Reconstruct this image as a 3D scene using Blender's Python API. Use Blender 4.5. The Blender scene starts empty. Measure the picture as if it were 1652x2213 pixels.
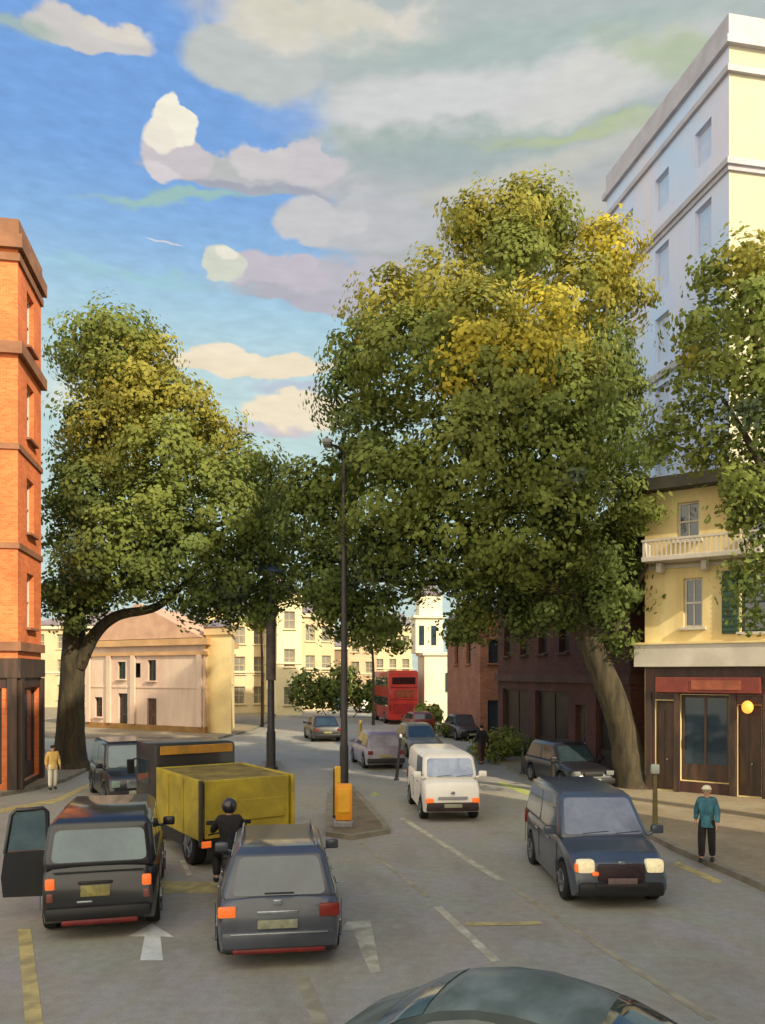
import bpy, bmesh, math, random
import numpy as np
from mathutils import Vector, Matrix
R = math.radians
PI = math.pi
random.seed(7)
rng = np.random.default_rng(7)
SC = bpy.context.scene
COL = SC.collection

# ------------------------------------------------------------------ camera
EYE = 4.0                     # seen from the upper deck of a bus
F, CX, HY = 1737.0, 826.0, 1455.0     # picture plane of 1652 x 2213 units
cam = bpy.data.cameras.new('camera')
cam_o = bpy.data.objects.new('camera', cam); COL.objects.link(cam_o)
cam_o.location = (0, 0, EYE); cam_o.rotation_euler = (R(90), 0, 0)
cam.sensor_fit = 'VERTICAL'; cam.sensor_height = 24.0
cam.lens = 24.0 * F / 2213.0
cam.shift_y = (HY - 1106.5) / 2213.0
cam.clip_start = 0.1; cam.clip_end = 3000
SC.camera = cam_o
EXPO = 0.95
SC.view_settings.view_transform = 'Standard'
SC.view_settings.look = 'None'
SC.view_settings.exposure = EXPO
SC.view_settings.gamma = 1.0

# ------------------------------------------------------------------ sun
SUN_A, SUN_E = 40.0, 31.0     # azimuth to the right of straight behind, elevation
sd = Vector((math.sin(R(SUN_A)) * math.cos(R(SUN_E)), -math.cos(R(SUN_A)) * math.cos(R(SUN_E)), math.sin(R(SUN_E))))
sun = bpy.data.lights.new('sun', 'SUN'); sun.energy = 2.9; sun.angle = R(0.6); sun.color = (1.0, 0.87, 0.64)
sun_o = bpy.data.objects.new('sun', sun); COL.objects.link(sun_o)
sun_o.rotation_euler = sd.to_track_quat('Z', 'Y').to_euler()
sun_o.location = (30, -30, 40)


def lin(c):
    return tuple((v / 255 / 12.92) if v / 255 <= 0.04045 else ((v / 255 + 0.055) / 1.055) ** 2.4 for v in c)


# ------------------------------------------------------------------ world: sky and clouds by direction
WSTR = 0.10
world = bpy.data.worlds.new('World'); SC.world = world; world.use_nodes = True
nt = world.node_tree; nt.nodes.clear()


def N(tree, typ, **kw):
    n = tree.nodes.new(typ)
    for k, v in kw.items():
        setattr(n, k, v)
    return n


def M(tree, op, a, b=None, c=None, clamp=False):
    n = tree.nodes.new('ShaderNodeMath'); n.operation = op; n.use_clamp = clamp
    for i, v in enumerate((a, b, c)):
        if v is None: continue
        if isinstance(v, (int, float)): n.inputs[i].default_value = v
        else: tree.links.new(v, n.inputs[i])
    return n.outputs[0]


def MIX(tree, fac, a, b, mode='MIX'):
    n = tree.nodes.new('ShaderNodeMix'); n.data_type = 'RGBA'; n.blend_type = mode
    for i, v in ((0, fac), (6, a), (7, b)):
        if isinstance(v, (int, float)): n.inputs[i].default_value = v
        elif isinstance(v, tuple): n.inputs[i].default_value = (*v[:3], 1)
        else: tree.links.new(v, n.inputs[i])
    return n.outputs[2]


tc = N(nt, 'ShaderNodeTexCoord')
sky = N(nt, 'ShaderNodeTexSky', sky_type='NISHITA', sun_disc=False, sun_elevation=R(SUN_E), sun_rotation=R(180 - SUN_A))
sky.ozone_density = 3.2; sky.air_density = 1.0; sky.dust_density = 0.6
sep = N(nt, 'ShaderNodeSeparateXYZ'); nt.links.new(tc.outputs['Generated'], sep.inputs[0])
az = M(nt, 'ARCTAN2', sep.outputs[0], sep.outputs[1])
el = M(nt, 'ARCSINE', sep.outputs[2])
cmb = N(nt, 'ShaderNodeCombineXYZ'); nt.links.new(az, cmb.inputs[0]); nt.links.new(el, cmb.inputs[1])


def noise_w(scale, sx, sy, det=4.0, rot=0.0):
    mp = N(nt, 'ShaderNodeMapping'); nt.links.new(cmb.outputs[0], mp.inputs[0])
    mp.inputs['Scale'].default_value = (sx, sy, 1); mp.inputs['Rotation'].default_value = (0, 0, rot)
    n = N(nt, 'ShaderNodeTexNoise'); nt.links.new(mp.outputs[0], n.inputs['Vector'])
    n.inputs['Scale'].default_value = scale; n.inputs['Detail'].default_value = det
    return M(nt, 'SUBTRACT', n.outputs[0], 0.5)


nA = noise_w(9, 1, 1.6, 5)
nB = noise_w(22, 1, 1.6, 3)
nC = noise_w(5, 1, 2.8, 4, 0.3)
nD = noise_w(34, 1, 3.0, 5, 0.25)
nE = noise_w(7, 1.3, 1.0, 4, 1.0)
nF = noise_w(60, 0.5, 2.2, 3, -0.3)
az0, el0 = az, el
az = M(nt, 'ADD', az, M(nt, 'ADD', M(nt, 'MULTIPLY', nE, 0.085), M(nt, 'MULTIPLY', nB, 0.035)))
el = M(nt, 'ADD', el, M(nt, 'ADD', M(nt, 'MULTIPLY', nC, 0.05), M(nt, 'MULTIPLY', nB, 0.03)))
edge_n = M(nt, 'ADD', M(nt, 'MULTIPLY', nA, 1.1), M(nt, 'MULTIPLY', nB, 0.55))
K = 1.0 / (WSTR * 2 ** EXPO)


def skyc(c, k=1.0):
    return tuple(v * K * k for v in lin(c))


def dirpx(px, py):
    x, z = (px - CX) / F, (HY - py) / F
    return math.atan2(x, 1), math.asin(z / math.sqrt(1 + x * x + z * z))


# base: Nishita mixed with the picture's own blue so that both hue and light stay natural
grad = M(nt, 'MULTIPLY', el0, 1.45, clamp=True)
ramp = N(nt, 'ShaderNodeValToRGB'); nt.links.new(grad, ramp.inputs[0])
cr = ramp.color_ramp
stops = [(0.0, (204, 220, 210)), (0.34, (196, 220, 216)), (0.50, (192, 218, 220)), (0.60, (172, 207, 224)), (0.70, (142, 183, 225)), (0.80, (124, 168, 224)), (1.0, (118, 162, 223))]
while len(cr.elements) < len(stops): cr.elements.new(0.5)
for e, (p, c) in zip(cr.elements, stops):
    e.position = p; e.color = (*lin(c), 1)
rs = N(nt, 'ShaderNodeVectorMath', operation='SCALE'); nt.links.new(ramp.outputs[0], rs.inputs[0]); rs.inputs['Scale'].default_value = K
col = MIX(nt, 0.965, sky.outputs[0], rs.outputs[0])
vary = M(nt, 'MULTIPLY_ADD', nD, 0.16, 1.0)
vs = N(nt, 'ShaderNodeVectorMath', operation='SCALE'); nt.links.new(col, vs.inputs[0]); nt.links.new(vary, vs.inputs['Scale'])
col = vs.outputs[0]


def blob(px, py, rx, ry, c, soft=0.35, wob=0.5, op=1.0, tilt=0.0):
    """a cloud: an ellipse in azimuth / elevation with a broken edge"""
    global col
    a0, e0 = dirpx(px, py)
    a1, _ = dirpx(px + rx, py); _, e1 = dirpx(px, py - ry)
    ra, re = abs(a1 - a0), abs(e1 - e0)
    da = M(nt, 'SUBTRACT', az, a0); de = M(nt, 'SUBTRACT', el, e0)
    if tilt:
        ct, st = math.cos(tilt), math.sin(tilt)
        da, de = (M(nt, 'ADD', M(nt, 'MULTIPLY', da, ct), M(nt, 'MULTIPLY', de, st)),
                  M(nt, 'SUBTRACT', M(nt, 'MULTIPLY', de, ct), M(nt, 'MULTIPLY', da, st)))
    da = M(nt, 'DIVIDE', da, ra); de = M(nt, 'DIVIDE', de, re)
    d = M(nt, 'SQRT', M(nt, 'ADD', M(nt, 'MULTIPLY', da, da), M(nt, 'MULTIPLY', de, de)))
    d = M(nt, 'MULTIPLY_ADD', edge_n, wob, d)
    mr = N(nt, 'ShaderNodeMapRange', interpolation_type='SMOOTHSTEP')
    nt.links.new(d, mr.inputs[0])
    mr.inputs[1].default_value = 1 + soft; mr.inputs[2].default_value = 1 - soft
    mr.inputs[3].default_value = 0; mr.inputs[4].default_value = op
    col = MIX(nt, mr.outputs[0], col, skyc(c))


GREY, PALE, CREAM, GREEN, MAUVE = (176, 186, 180), (206, 206, 198), (226, 214, 188), (174, 190, 168), (186, 186, 190)
# the great grey-green bank, upper right
blob(1150, 40, 690, 330, (180, 190, 188), 0.12, 0.4)
blob(1300, 330, 740, 250, (182, 188, 190), 0.14, 0.45)
blob(1150, 520, 460, 180, (180, 184, 184), 0.3, 0.5)
blob(560, 130, 150, 95, (190, 196, 194), 0.16, 0.6)
blob(700, 60, 230, 60, (222, 216, 206), 0.3, 0.7)
blob(1000, 200, 330, 90, (212, 212, 212), 0.5, 0.9, 0.9, 0.1)
blob(1280, 190, 260, 70, (214, 214, 208), 0.5, 0.9, 0.8, 0.25)
blob(640, 40, 200, 50, (212, 208, 192), 0.5, 0.8, 0.9)
blob(1120, 95, 420, 40, (168, 186, 182), 0.6, 1.0, 0.8)
blob(1100, 300, 420, 32, (166, 182, 176), 0.6, 1.1, 0.9)
blob(1230, 285, 200, 16, (186, 196, 150), 0.6, 1.1, 0.7)
blob(1450, 110, 150, 40, (178, 192, 160), 0.6, 1.1, 0.8, -0.2)
blob(960, 350, 220, 40, (160, 176, 178), 0.6, 1.1, 0.7)
blob(1120, 380, 260, 34, (200, 200, 190), 0.6, 1.0, 0.8, 0.15)
blob(1180, 450, 180, 40, (206, 200, 182), 0.6, 1.0, 0.6)
# corner cloud, upper left
blob(200, 60, 140, 44, (206, 202, 200), 0.12, 0.5)
blob(250, 50, 80, 24, (218, 212, 202), 0.3, 0.6)
blob(40, 35, 60, 25, (168, 186, 176), 0.6, 0.6, 0.8)
# bright cumulus and its lilac-grey trail
blob(530, 385, 200, 34, (186, 188, 192), 0.2, 0.5)
blob(560, 408, 180, 14, (164, 168, 182), 0.4, 0.6, 0.9)
blob(640, 352, 95, 44, (202, 198, 202), 0.14, 0.45)
blob(560, 340, 58, 44, (206, 202, 204), 0.14, 0.4)
blob(470, 355, 70, 34, (188, 190, 190), 0.2, 0.5)
blob(395, 340, 72, 54, (202, 196, 200), 0.10, 0.35)
blob(350, 372, 34, 30, (214, 208, 210), 0.15, 0.35)
blob(386, 268, 46, 48, (244, 238, 220), 0.07, 0.28)
blob(362, 298, 34, 26, (238, 230, 214), 0.2, 0.3)
blob(380, 428, 180, 12, (160, 196, 184), 0.5, 0.9, 0.85, 0.12)
blob(350, 528, 34, 5, (214, 214, 222), 0.3, 0.3, 0.9)
# middle clouds, lilac-grey
blob(790, 480, 150, 64, (190, 192, 196), 0.16, 0.5)
blob(700, 470, 90, 50, (200, 200, 202), 0.14, 0.4)
blob(760, 600, 190, 50, (188, 186, 194), 0.16, 0.5)
blob(600, 590, 130, 50, (196, 190, 200), 0.12, 0.4)
blob(600, 628, 120, 16, (178, 178, 188), 0.4, 0.6, 0.9)
blob(478, 568, 40, 44, (210, 214, 200), 0.10, 0.3)
blob(484, 545, 24, 18, (234, 230, 214), 0.2, 0.4)
blob(720, 660, 100, 34, (184, 182, 192), 0.2, 0.5)
# low cream clouds, each with a cool underside
blob(540, 790, 170, 30, (240, 226, 198), 0.12, 0.5)
blob(500, 765, 70, 22, (244, 230, 204), 0.15, 0.4)
blob(640, 838, 90, 10, (190, 198, 214), 0.5, 0.7, 0.8)
blob(640, 885, 110, 40, (242, 228, 200), 0.12, 0.5)
blob(600, 925, 90, 8, (206, 196, 206), 0.5, 0.6, 0.7)
blob(200, 860, 90, 50, (220, 228, 220), 0.3, 0.6, 0.9)
blob(300, 600, 190, 14, (160, 202, 214), 0.5, 0.8, 0.7)
# brushed unevenness of the cloud tones
bv = M(nt, 'ADD', M(nt, 'MULTIPLY_ADD', nD, 0.20, 1.0), M(nt, 'MULTIPLY', nF, 0.10))
bs = N(nt, 'ShaderNodeVectorMath', operation='SCALE'); nt.links.new(col, bs.inputs[0]); nt.links.new(bv, bs.inputs['Scale']); col = bs.outputs[0]
# added bright cream sky behind the viewer, put in to lift the shade
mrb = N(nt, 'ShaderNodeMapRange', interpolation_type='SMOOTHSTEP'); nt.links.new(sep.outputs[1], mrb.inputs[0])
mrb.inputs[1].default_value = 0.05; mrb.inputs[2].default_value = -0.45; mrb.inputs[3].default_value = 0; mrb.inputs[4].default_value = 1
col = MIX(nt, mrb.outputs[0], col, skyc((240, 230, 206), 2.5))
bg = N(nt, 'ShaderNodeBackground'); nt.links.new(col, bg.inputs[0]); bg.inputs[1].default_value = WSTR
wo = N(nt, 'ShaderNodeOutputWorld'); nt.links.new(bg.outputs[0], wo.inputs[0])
world.cycles.sampling_method = 'MANUAL'; world.cycles.sample_map_resolution = 512
SC.cycles.max_bounces = 6; SC.cycles.transparent_max_bounces = 8
SC.cycles.diffuse_bounces = 3
SC.cycles.use_denoising = True

# ------------------------------------------------------------------ materials
_mc = {}


def mat(name, c, rough=0.8, var=0.18, scale=1.5, c2=None, bump=0.0, metal=0.0, coat=0.0, emit=None, es=0.0, stretch=(1, 1, 1), spec=0.5, detail=5):
    """procedural material: colour broken up by two sizes of brush-like noise"""
    if name in _mc: return _mc[name]
    m = bpy.data.materials.new(name); m.use_nodes = True
    t = m.node_tree; b = t.nodes['Principled BSDF']
    c = lin(c)
    c2l = lin(c2) if c2 else tuple(v * (1 - var * 1.6) for v in c)
    tcn = N(t, 'ShaderNodeTexCoord'); mp = N(t, 'ShaderNodeMapping')
    t.links.new(tcn.outputs['Object'], mp.inputs[0]); mp.inputs['Scale'].default_value = stretch
    n1 = N(t, 'ShaderNodeTexNoise'); n1.inputs['Scale'].default_value = scale; n1.inputs['Detail'].default_value = detail
    n1.inputs['Distortion'].default_value = 0.6
    t.links.new(mp.outputs[0], n1.inputs['Vector'])
    mr = N(t, 'ShaderNodeMapRange'); t.links.new(n1.outputs[0], mr.inputs[0])
    mr.inputs[1].default_value = 0.36; mr.inputs[2].default_value = 0.64
    base = MIX(t, mr.outputs[0], c, c2l)
    n2 = N(t, 'ShaderNodeTexNoise'); n2.inputs['Scale'].default_value = scale * 7; n2.inputs['Detail'].default_value = 3
    t.links.new(mp.outputs[0], n2.inputs['Vector'])
    f = M(t, 'MULTIPLY_ADD', n2.outputs[0], var * 1.6, 1 - var * 0.8)
    sc = N(t, 'ShaderNodeVectorMath', operation='SCALE'); t.links.new(base, sc.inputs[0]); t.links.new(f, sc.inputs['Scale'])
    t.links.new(sc.outputs[0], b.inputs['Base Color'])
    b.inputs['Roughness'].default_value = rough; b.inputs['Metallic'].default_value = metal
    b.inputs['Coat Weight'].default_value = coat; b.inputs['Specular IOR Level'].default_value = spec
    if coat: b.inputs['Coat Roughness'].default_value = 0.12
    if bump:
        bp = N(t, 'ShaderNodeBump'); bp.inputs['Strength'].default_value = bump; bp.inputs['Distance'].default_value = 0.03
        t.links.new(n2.outputs[0], bp.inputs['Height']); t.links.new(bp.outputs[0], b.inputs['Normal'])
    if emit:
        b.inputs['Emission Color'].default_value = (*lin(emit), 1); b.inputs['Emission Strength'].default_value = es
    _mc[name] = m
    return m


def brick_mat(name, c1, c2, mortar, scale=1.0):
    if name in _mc: return _mc[name]
    m = bpy.data.materials.new(name); m.use_nodes = True
    t = m.node_tree; b = t.nodes['Principled BSDF']
    tcn = N(t, 'ShaderNodeTexCoord'); s = N(t, 'ShaderNodeSeparateXYZ'); t.links.new(tcn.outputs['Object'], s.inputs[0])
    cb = N(t, 'ShaderNodeCombineXYZ'); t.links.new(M(t, 'ADD', s.outputs[0], s.outputs[1]), cb.inputs[0]); t.links.new(s.outputs[2], cb.inputs[1])
    br = N(t, 'ShaderNodeTexBrick'); t.links.new(cb.outputs[0], br.inputs[0])
    br.inputs['Color1'].default_value = (*lin(c1), 1); br.inputs['Color2'].default_value = (*lin(c2), 1); br.inputs['Mortar'].default_value = (*lin(mortar), 1)
    br.inputs['Scale'].default_value = scale; br.inputs['Brick Width'].default_value = 0.225; br.inputs['Row Height'].default_value = 0.075
    br.inputs['Mortar Size'].default_value = 0.006
    n1 = N(t, 'ShaderNodeTexNoise'); n1.inputs['Scale'].default_value = 0.9; n1.inputs['Detail'].default_value = 5
    t.links.new(tcn.outputs['Object'], n1.inputs['Vector'])
    f = M(t, 'MULTIPLY_ADD', n1.outputs[0], 0.9, 0.55)
    sc = N(t, 'ShaderNodeVectorMath', operation='SCALE'); t.links.new(br.outputs[0], sc.inputs[0]); t.links.new(f, sc.inputs['Scale'])
    t.links.new(sc.outputs[0], b.inputs['Base Color']); b.inputs['Roughness'].default_value = 0.9
    _mc[name] = m
    return m


def road_mat(name, cols, rough=0.75):
    """asphalt: broad patches of several tones, fine aggregate, tar stains"""
    m = bpy.data.materials.new(name); m.use_nodes = True
    t = m.node_tree; b = t.nodes['Principled BSDF']
    tcn = N(t, 'ShaderNodeTexCoord')
    base = lin(cols[0])
    for i, cc in enumerate(cols[1:]):
        mp = N(t, 'ShaderNodeMapping'); t.links.new(tcn.outputs['Object'], mp.inputs[0])
        mp.inputs['Location'].default_value = (i * 13.1, i * 7.3, 0); mp.inputs['Rotation'].default_value = (0, 0, 0.18)
        mp.inputs['Scale'].default_value = (1.0, 0.45, 1) if i % 2 else (0.7, 0.9, 1)
        n1 = N(t, 'ShaderNodeTexNoise'); t.links.new(mp.outputs[0], n1.inputs['Vector'])
        n1.inputs['Scale'].default_value = 0.55 + 0.25 * i; n1.inputs['Detail'].default_value = 6; n1.inputs['Distortion'].default_value = 0.8
        mr = N(t, 'ShaderNodeMapRange', interpolation_type='SMOOTHSTEP'); t.links.new(n1.outputs[0], mr.inputs[0])
        mr.inputs[1].default_value = 0.45; mr.inputs[2].default_value = 0.66
        base = MIX(t, M(t, 'MULTIPLY', mr.outputs[0], 0.55), base, lin(cc))
    n2 = N(t, 'ShaderNodeTexNoise'); n2.inputs['Scale'].default_value = 45; n2.inputs['Detail'].default_value = 3
    t.links.new(tcn.outputs['Object'], n2.inputs['Vector'])
    n3 = N(t, 'ShaderNodeTexNoise'); n3.inputs['Scale'].default_value = 6; n3.inputs['Detail'].default_value = 4
    t.links.new(tcn.outputs['Object'], n3.inputs['Vector'])
    f = M(t, 'MULTIPLY', M(t, 'MULTIPLY_ADD', n2.outputs[0], 0.9, 0.55), M(t, 'MULTIPLY_ADD', n3.outputs[0], 0.5, 0.75))
    sc = N(t, 'ShaderNodeVectorMath', operation='SCALE'); t.links.new(base, sc.inputs[0]); t.links.new(f, sc.inputs['Scale'])
    t.links.new(sc.outputs[0], b.inputs['Base Color']); b.inputs['Roughness'].default_value = rough
    bp = N(t, 'ShaderNodeBump'); bp.inputs['Strength'].default_value = 0.4; bp.inputs['Distance'].default_value = 0.01
    t.links.new(n2.outputs[0], bp.inputs['Height']); t.links.new(bp.outputs[0], b.inputs['Normal'])
    return m


def leaf_mat():
    m = bpy.data.materials.new('foliage'); m.use_nodes = True
    t = m.node_tree; b = t.nodes['Principled BSDF']; out = t.nodes['Material Output']
    at = N(t, 'ShaderNodeAttribute', attribute_name='tint')
    t.links.new(at.outputs['Color'], b.inputs['Base Color']); b.inputs['Roughness'].default_value = 0.75
    b.inputs['Specular IOR Level'].default_value = 0.2
    tr = N(t, 'ShaderNodeBsdfTranslucent'); t.links.new(at.outputs['Color'], tr.inputs[0])
    mx = N(t, 'ShaderNodeMixShader'); mx.inputs[0].default_value = 0.38
    t.links.new(b.outputs[0], mx.inputs[1]); t.links.new(tr.outputs[0], mx.inputs[2]); t.links.new(mx.outputs[0], out.inputs[0])
    return m


LEAF = leaf_mat()
ROAD = road_mat('asphalt', [(142, 137, 124), (148, 137, 120), (126, 120, 108), (140, 144, 128), (146, 140, 140)])
PAVE = road_mat('paving', [(132, 118, 94), (114, 100, 76), (144, 134, 112)], 0.85)
KERB = mat('kerb_stone', (134, 126, 108), 0.8, 0.2, 2)
MARK = mat('worn_road_paint', (190, 184, 162), 0.7, 0.25, 3, c2=(148, 142, 122))
MARKY = mat('worn_yellow_paint', (190, 172, 110), 0.7, 0.2, 3, c2=(146, 134, 92))
BLACK = mat('black_trim', (22, 22, 24), 0.5, 0.2, 6)
TYRE = mat('tyre_rubber', (20, 20, 21), 0.85, 0.2, 9)
RIM = mat('wheel_alloy', (120, 122, 126), 0.35, 0.1, 8, metal=0.7)
GLASS = mat('car_glass', (46, 60, 66), 0.06, 0.25, 2.0, spec=0.9)
GLASSL = mat('pale_windscreen', (108, 114, 132), 0.10, 0.25, 1.6, c2=(84, 92, 112), spec=0.9)
GLASSB = mat('rear_screen_glass', (84, 108, 116), 0.12, 0.2, 1.6, c2=(66, 88, 100), spec=0.9)
WGLASS = mat('window_glass', (52, 66, 78), 0.05, 0.2, 0.8, spec=0.9)
ORL = mat('orange_lamp_lens', (230, 110, 50), 0.3, 0.1, 9, emit=(255, 120, 50), es=0.22)
REDL = mat('red_lamp_lens', (120, 36, 28), 0.3, 0.15, 9)
HEADL = mat('headlight_lens', (240, 226, 180), 0.2, 0.15, 14, emit=(255, 236, 190), es=0.16)
PLATEY = mat('yellow_plate', (150, 140, 84), 0.5, 0.25, 12)
PLATEW = mat('pale_plate', (150, 150, 128), 0.5, 0.2, 12)
CHROME = mat('chrome', (170, 176, 184), 0.25, 0.1, 8, metal=0.8)
IRON0 = mat('dark_plastic_mesh', (36, 32, 34), 0.7, 0.3, 20)
DRED = mat('dark_red_bumper_strip', (116, 26, 24), 0.45, 0.25, 6)  # dark red strip low on the rear bumper


# ------------------------------------------------------------------ objects and tags
def tag(o, label=None, cat=None, group=None, kind=None):
    if label: o['label'] = label
    if cat: o['category'] = cat
    if group: o['group'] = group
    if kind: o['kind'] = kind
    return o


ROOTINV = {}


def thing(name, label, cat, loc=(0, 0, 0), rz=0.0, group=None):
    o = bpy.data.objects.new(name, None); COL.objects.link(o)
    o.location = loc; o.rotation_euler = (0, 0, rz); o.empty_display_size = 0.3
    ROOTINV[o.name] = (Matrix.Translation(Vector(loc)) @ Matrix.Rotation(rz, 4, 'Z')).inverted()
    return tag(o, label, cat, group)


def rootinv(o):
    while o.parent: o = o.parent
    return ROOTINV.get(o.name, Matrix.Identity(4))


def link_mesh(name, me, m, parent=None, smooth=None):
    ms = m if isinstance(m, (list, tuple)) else [m]
    for x in ms: me.materials.append(x)
    if smooth is not None:
        me.polygons.foreach_set('use_smooth', [True] * len(me.polygons))
        me.set_sharp_from_angle(angle=R(smooth))
    o = bpy.data.objects.new(name, me); COL.objects.link(o)
    if parent: o.parent = parent
    return o


class MB:
    def __init__(s): s.v = []; s.f = []; s.mi = []

    def add(s, vs, fs, mi=0):
        b = len(s.v); s.v += [tuple(v) for v in vs]
        for f in fs: s.f.append([b + i for i in f]); s.mi.append(mi)
        return s

    def box(s, c, d, rz=0.0, mi=0, bev=0.0):
        if bev > 0:
            bm = bmesh.new(); bmesh.ops.create_cube(bm, size=1)
            for v in bm.verts: v.co = Vector((v.co.x * d[0], v.co.y * d[1], v.co.z * d[2]))
            bmesh.ops.bevel(bm, geom=bm.edges[:] + bm.verts[:], offset=min(bev, min(d) * 0.45), segments=2, affect='EDGES', profile=0.6)
            mt = Matrix.Translation(Vector(c)) @ Matrix.Rotation(rz, 4, 'Z')
            bm.verts.index_update()
            s.add([mt @ v.co for v in bm.verts], [[v.index for v in f.verts] for f in bm.faces], mi); bm.free()
            return s
        ca, sa = math.cos(rz), math.sin(rz); vs = []
        for z in (-1, 1):
            for x, y in ((-1, -1), (1, -1), (1, 1), (-1, 1)):
                X, Y = x * d[0] / 2, y * d[1] / 2
                vs.append((c[0] + X * ca - Y * sa, c[1] + X * sa + Y * ca, c[2] + z * d[2] / 2))
        return s.add(vs, [(3, 2, 1, 0), (4, 5, 6, 7), (0, 1, 5, 4), (1, 2, 6, 5), (2, 3, 7, 6), (3, 0, 4, 7)], mi)

    def prism(s, pts, z0, z1, mi=0):
        n = len(pts)
        if sum(pts[i][0] * pts[(i + 1) % n][1] - pts[(i + 1) % n][0] * pts[i][1] for i in range(n)) < 0: pts = pts[::-1]
        vs = [(p[0], p[1], z0) for p in pts] + [(p[0], p[1], z1) for p in pts]
        return s.add(vs, [list(range(n))[::-1], list(range(n, 2 * n))] + [(i, (i + 1) % n, n + (i + 1) % n, n + i) for i in range(n)], mi)

    def tube(s, pts, rad, n=10, mi=0, cap=True):
        pts = [Vector(p) for p in pts]; rads = rad if isinstance(rad, (list, tuple)) else [rad] * len(pts)
        rings = []; vs = []
        a = None
        for i, p in enumerate(pts):
            d = (pts[min(i + 1, len(pts) - 1)] - pts[max(i - 1, 0)]).normalized()
            if a is None:
                r = Vector((0, 0, 1)) if abs(d.z) < 0.95 else Vector((0, 1, 0))
                a = d.cross(r).normalized()
            else: a = (a - d * a.dot(d)).normalized()      # carried along without twisting
            b = d.cross(a).normalized()
            for k in range(n):
                t = 2 * PI * k / n
                vs.append(p + (a * math.cos(t) + b * math.sin(t)) * rads[i])
        fs = [(i * n + k, i * n + (k + 1) % n, (i + 1) * n + (k + 1) % n, (i + 1) * n + k) for i in range(len(pts) - 1) for k in range(n)]
        if cap: fs += [list(range(n))[::-1], [(len(pts) - 1) * n + k for k in range(n)]]
        return s.add(vs, fs, mi)

    def ell(s, c, r, nu=14, nv=9, mi=0):
        vs = [(c[0], c[1], c[2] - r[2])]
        for j in range(1, nv):
            ph = -PI / 2 + PI * j / nv
            for i in range(nu):
                t = 2 * PI * i / nu
                vs.append((c[0] + r[0] * math.cos(ph) * math.cos(t), c[1] + r[1] * math.cos(ph) * math.sin(t), c[2] + r[2] * math.sin(ph)))
        vs.append((c[0], c[1], c[2] + r[2])); top = len(vs) - 1
        fs = [(0, 1 + (i + 1) % nu, 1 + i) for i in range(nu)]
        for j in range(nv - 2):
            fs += [(1 + j * nu + i, 1 + j * nu + (i + 1) % nu, 1 + (j + 1) * nu + (i + 1) % nu, 1 + (j + 1) * nu + i) for i in range(nu)]
        fs += [(1 + (nv - 2) * nu + i, 1 + (nv - 2) * nu + (i + 1) % nu, top) for i in range(nu)]
        return s.add(vs, fs, mi)

    def build(s, name, m, parent=None, world=False, smooth=None, fix=False):
        me = bpy.data.meshes.new(name)
        vs = s.v
        if world and parent:
            inv = rootinv(parent); vs = [inv @ Vector(v) for v in vs]
        me.from_pydata([tuple(v) for v in vs], [], s.f)
        me.polygons.foreach_set('material_index', s.mi)
        if fix:
            bm = bmesh.new(); bm.from_mesh(me); bmesh.ops.recalc_face_normals(bm, faces=bm.faces[:]); bm.to_mesh(me); bm.free()
        me.update()
        return link_mesh(name, me, m, parent, smooth)


def G(px, py, z=0.0):
    """point of the level z that lies along this sight line"""
    D = F * (EYE - z) / (py - HY)
    return ((px - CX) / F * D, D)


def XD(px, D):
    return ((px - CX) / F * D, D)


def P3(px, py, D):
    return Vector(((px - CX) / F * D, D, EYE + (HY - py) / F * D))


ROADDIR = Vector((-0.184, 0.983, 0)).normalized()
ROADYAW = math.atan2(0.184, 0.983)        # yaw of +Y towards the road's direction

# ------------------------------------------------------------------ setting: road, pavements, markings
g = MB()
g.add([(-700, -60, 0), (700, -60, 0), (700, 1400, 0), (-700, 1400, 0)], [(0, 1, 2, 3)])
tag(g.build('road', ROAD), kind='structure')


def arc(c, r, a0, a1, n=10):
    return [(c[0] + r * math.cos(R(a0 + (a1 - a0) * i / n)), c[1] + r * math.sin(R(a0 + (a1 - a0) * i / n))) for i in range(n + 1)]


def pavement(name, pts, h=0.12, m=PAVE, kw=0.16):
    b = MB(); b.prism(pts, -0.1, h); o = tag(b.build(name, m), kind='structure')
    # kerb stones: a rim slightly proud of the paving
    n = len(pts)
    if sum(pts[i][0] * pts[(i + 1) % n][1] - pts[(i + 1) % n][0] * pts[i][1] for i in range(n)) < 0: pts = pts[::-1]
    outer = offset(pts, 0.01); inner = offset(pts, -kw); k = MB()
    vs = [(p[0], p[1], -0.05) for p in outer] + [(p[0], p[1], h + 0.006) for p in outer] + [(p[0], p[1], h + 0.006) for p in inner] + [(p[0], p[1], h - 0.02) for p in inner]
    fs = []
    for i in range(n):
        j = (i + 1) % n
        fs += [(i, j, n + j, n + i), (n + i, n + j, 2 * n + j, 2 * n + i), (2 * n + i, 2 * n + j, 3 * n + j, 3 * n + i)]
    k.add(vs, fs); tag(k.build('kerb', KERB), kind='structure')
    return o


def offset(pts, d):
    """mitred offset of a CCW polygon, outwards for d > 0"""
    n = len(pts); out = []
    for i in range(n):
        p0, p1, p2 = Vector(pts[i - 1][:2]), Vector(pts[i][:2]), Vector(pts[(i + 1) % n][:2])
        e1 = (p1 - p0).normalized(); e2 = (p2 - p1).normalized()
        n1 = Vector((e1.y, -e1.x)); n2 = Vector((e2.y, -e2.x))
        m_ = (n1 + n2); m_ = m_ / max(0.3, m_.dot(n1))
        out.append((p1.x + m_.x * d, p1.y + m_.y * d))
    return out


# left pavement in front of the orange brick building, rounded at the side street
pl = [G(-420, 1760), G(0, 1722), G(75, 1708), G(140, 1690), G(185, 1668), G(195, 1650), G(170, 1635), G(90, 1625), G(-200, 1618), G(-900, 1618)]
pavement('pavement', pl)
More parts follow.
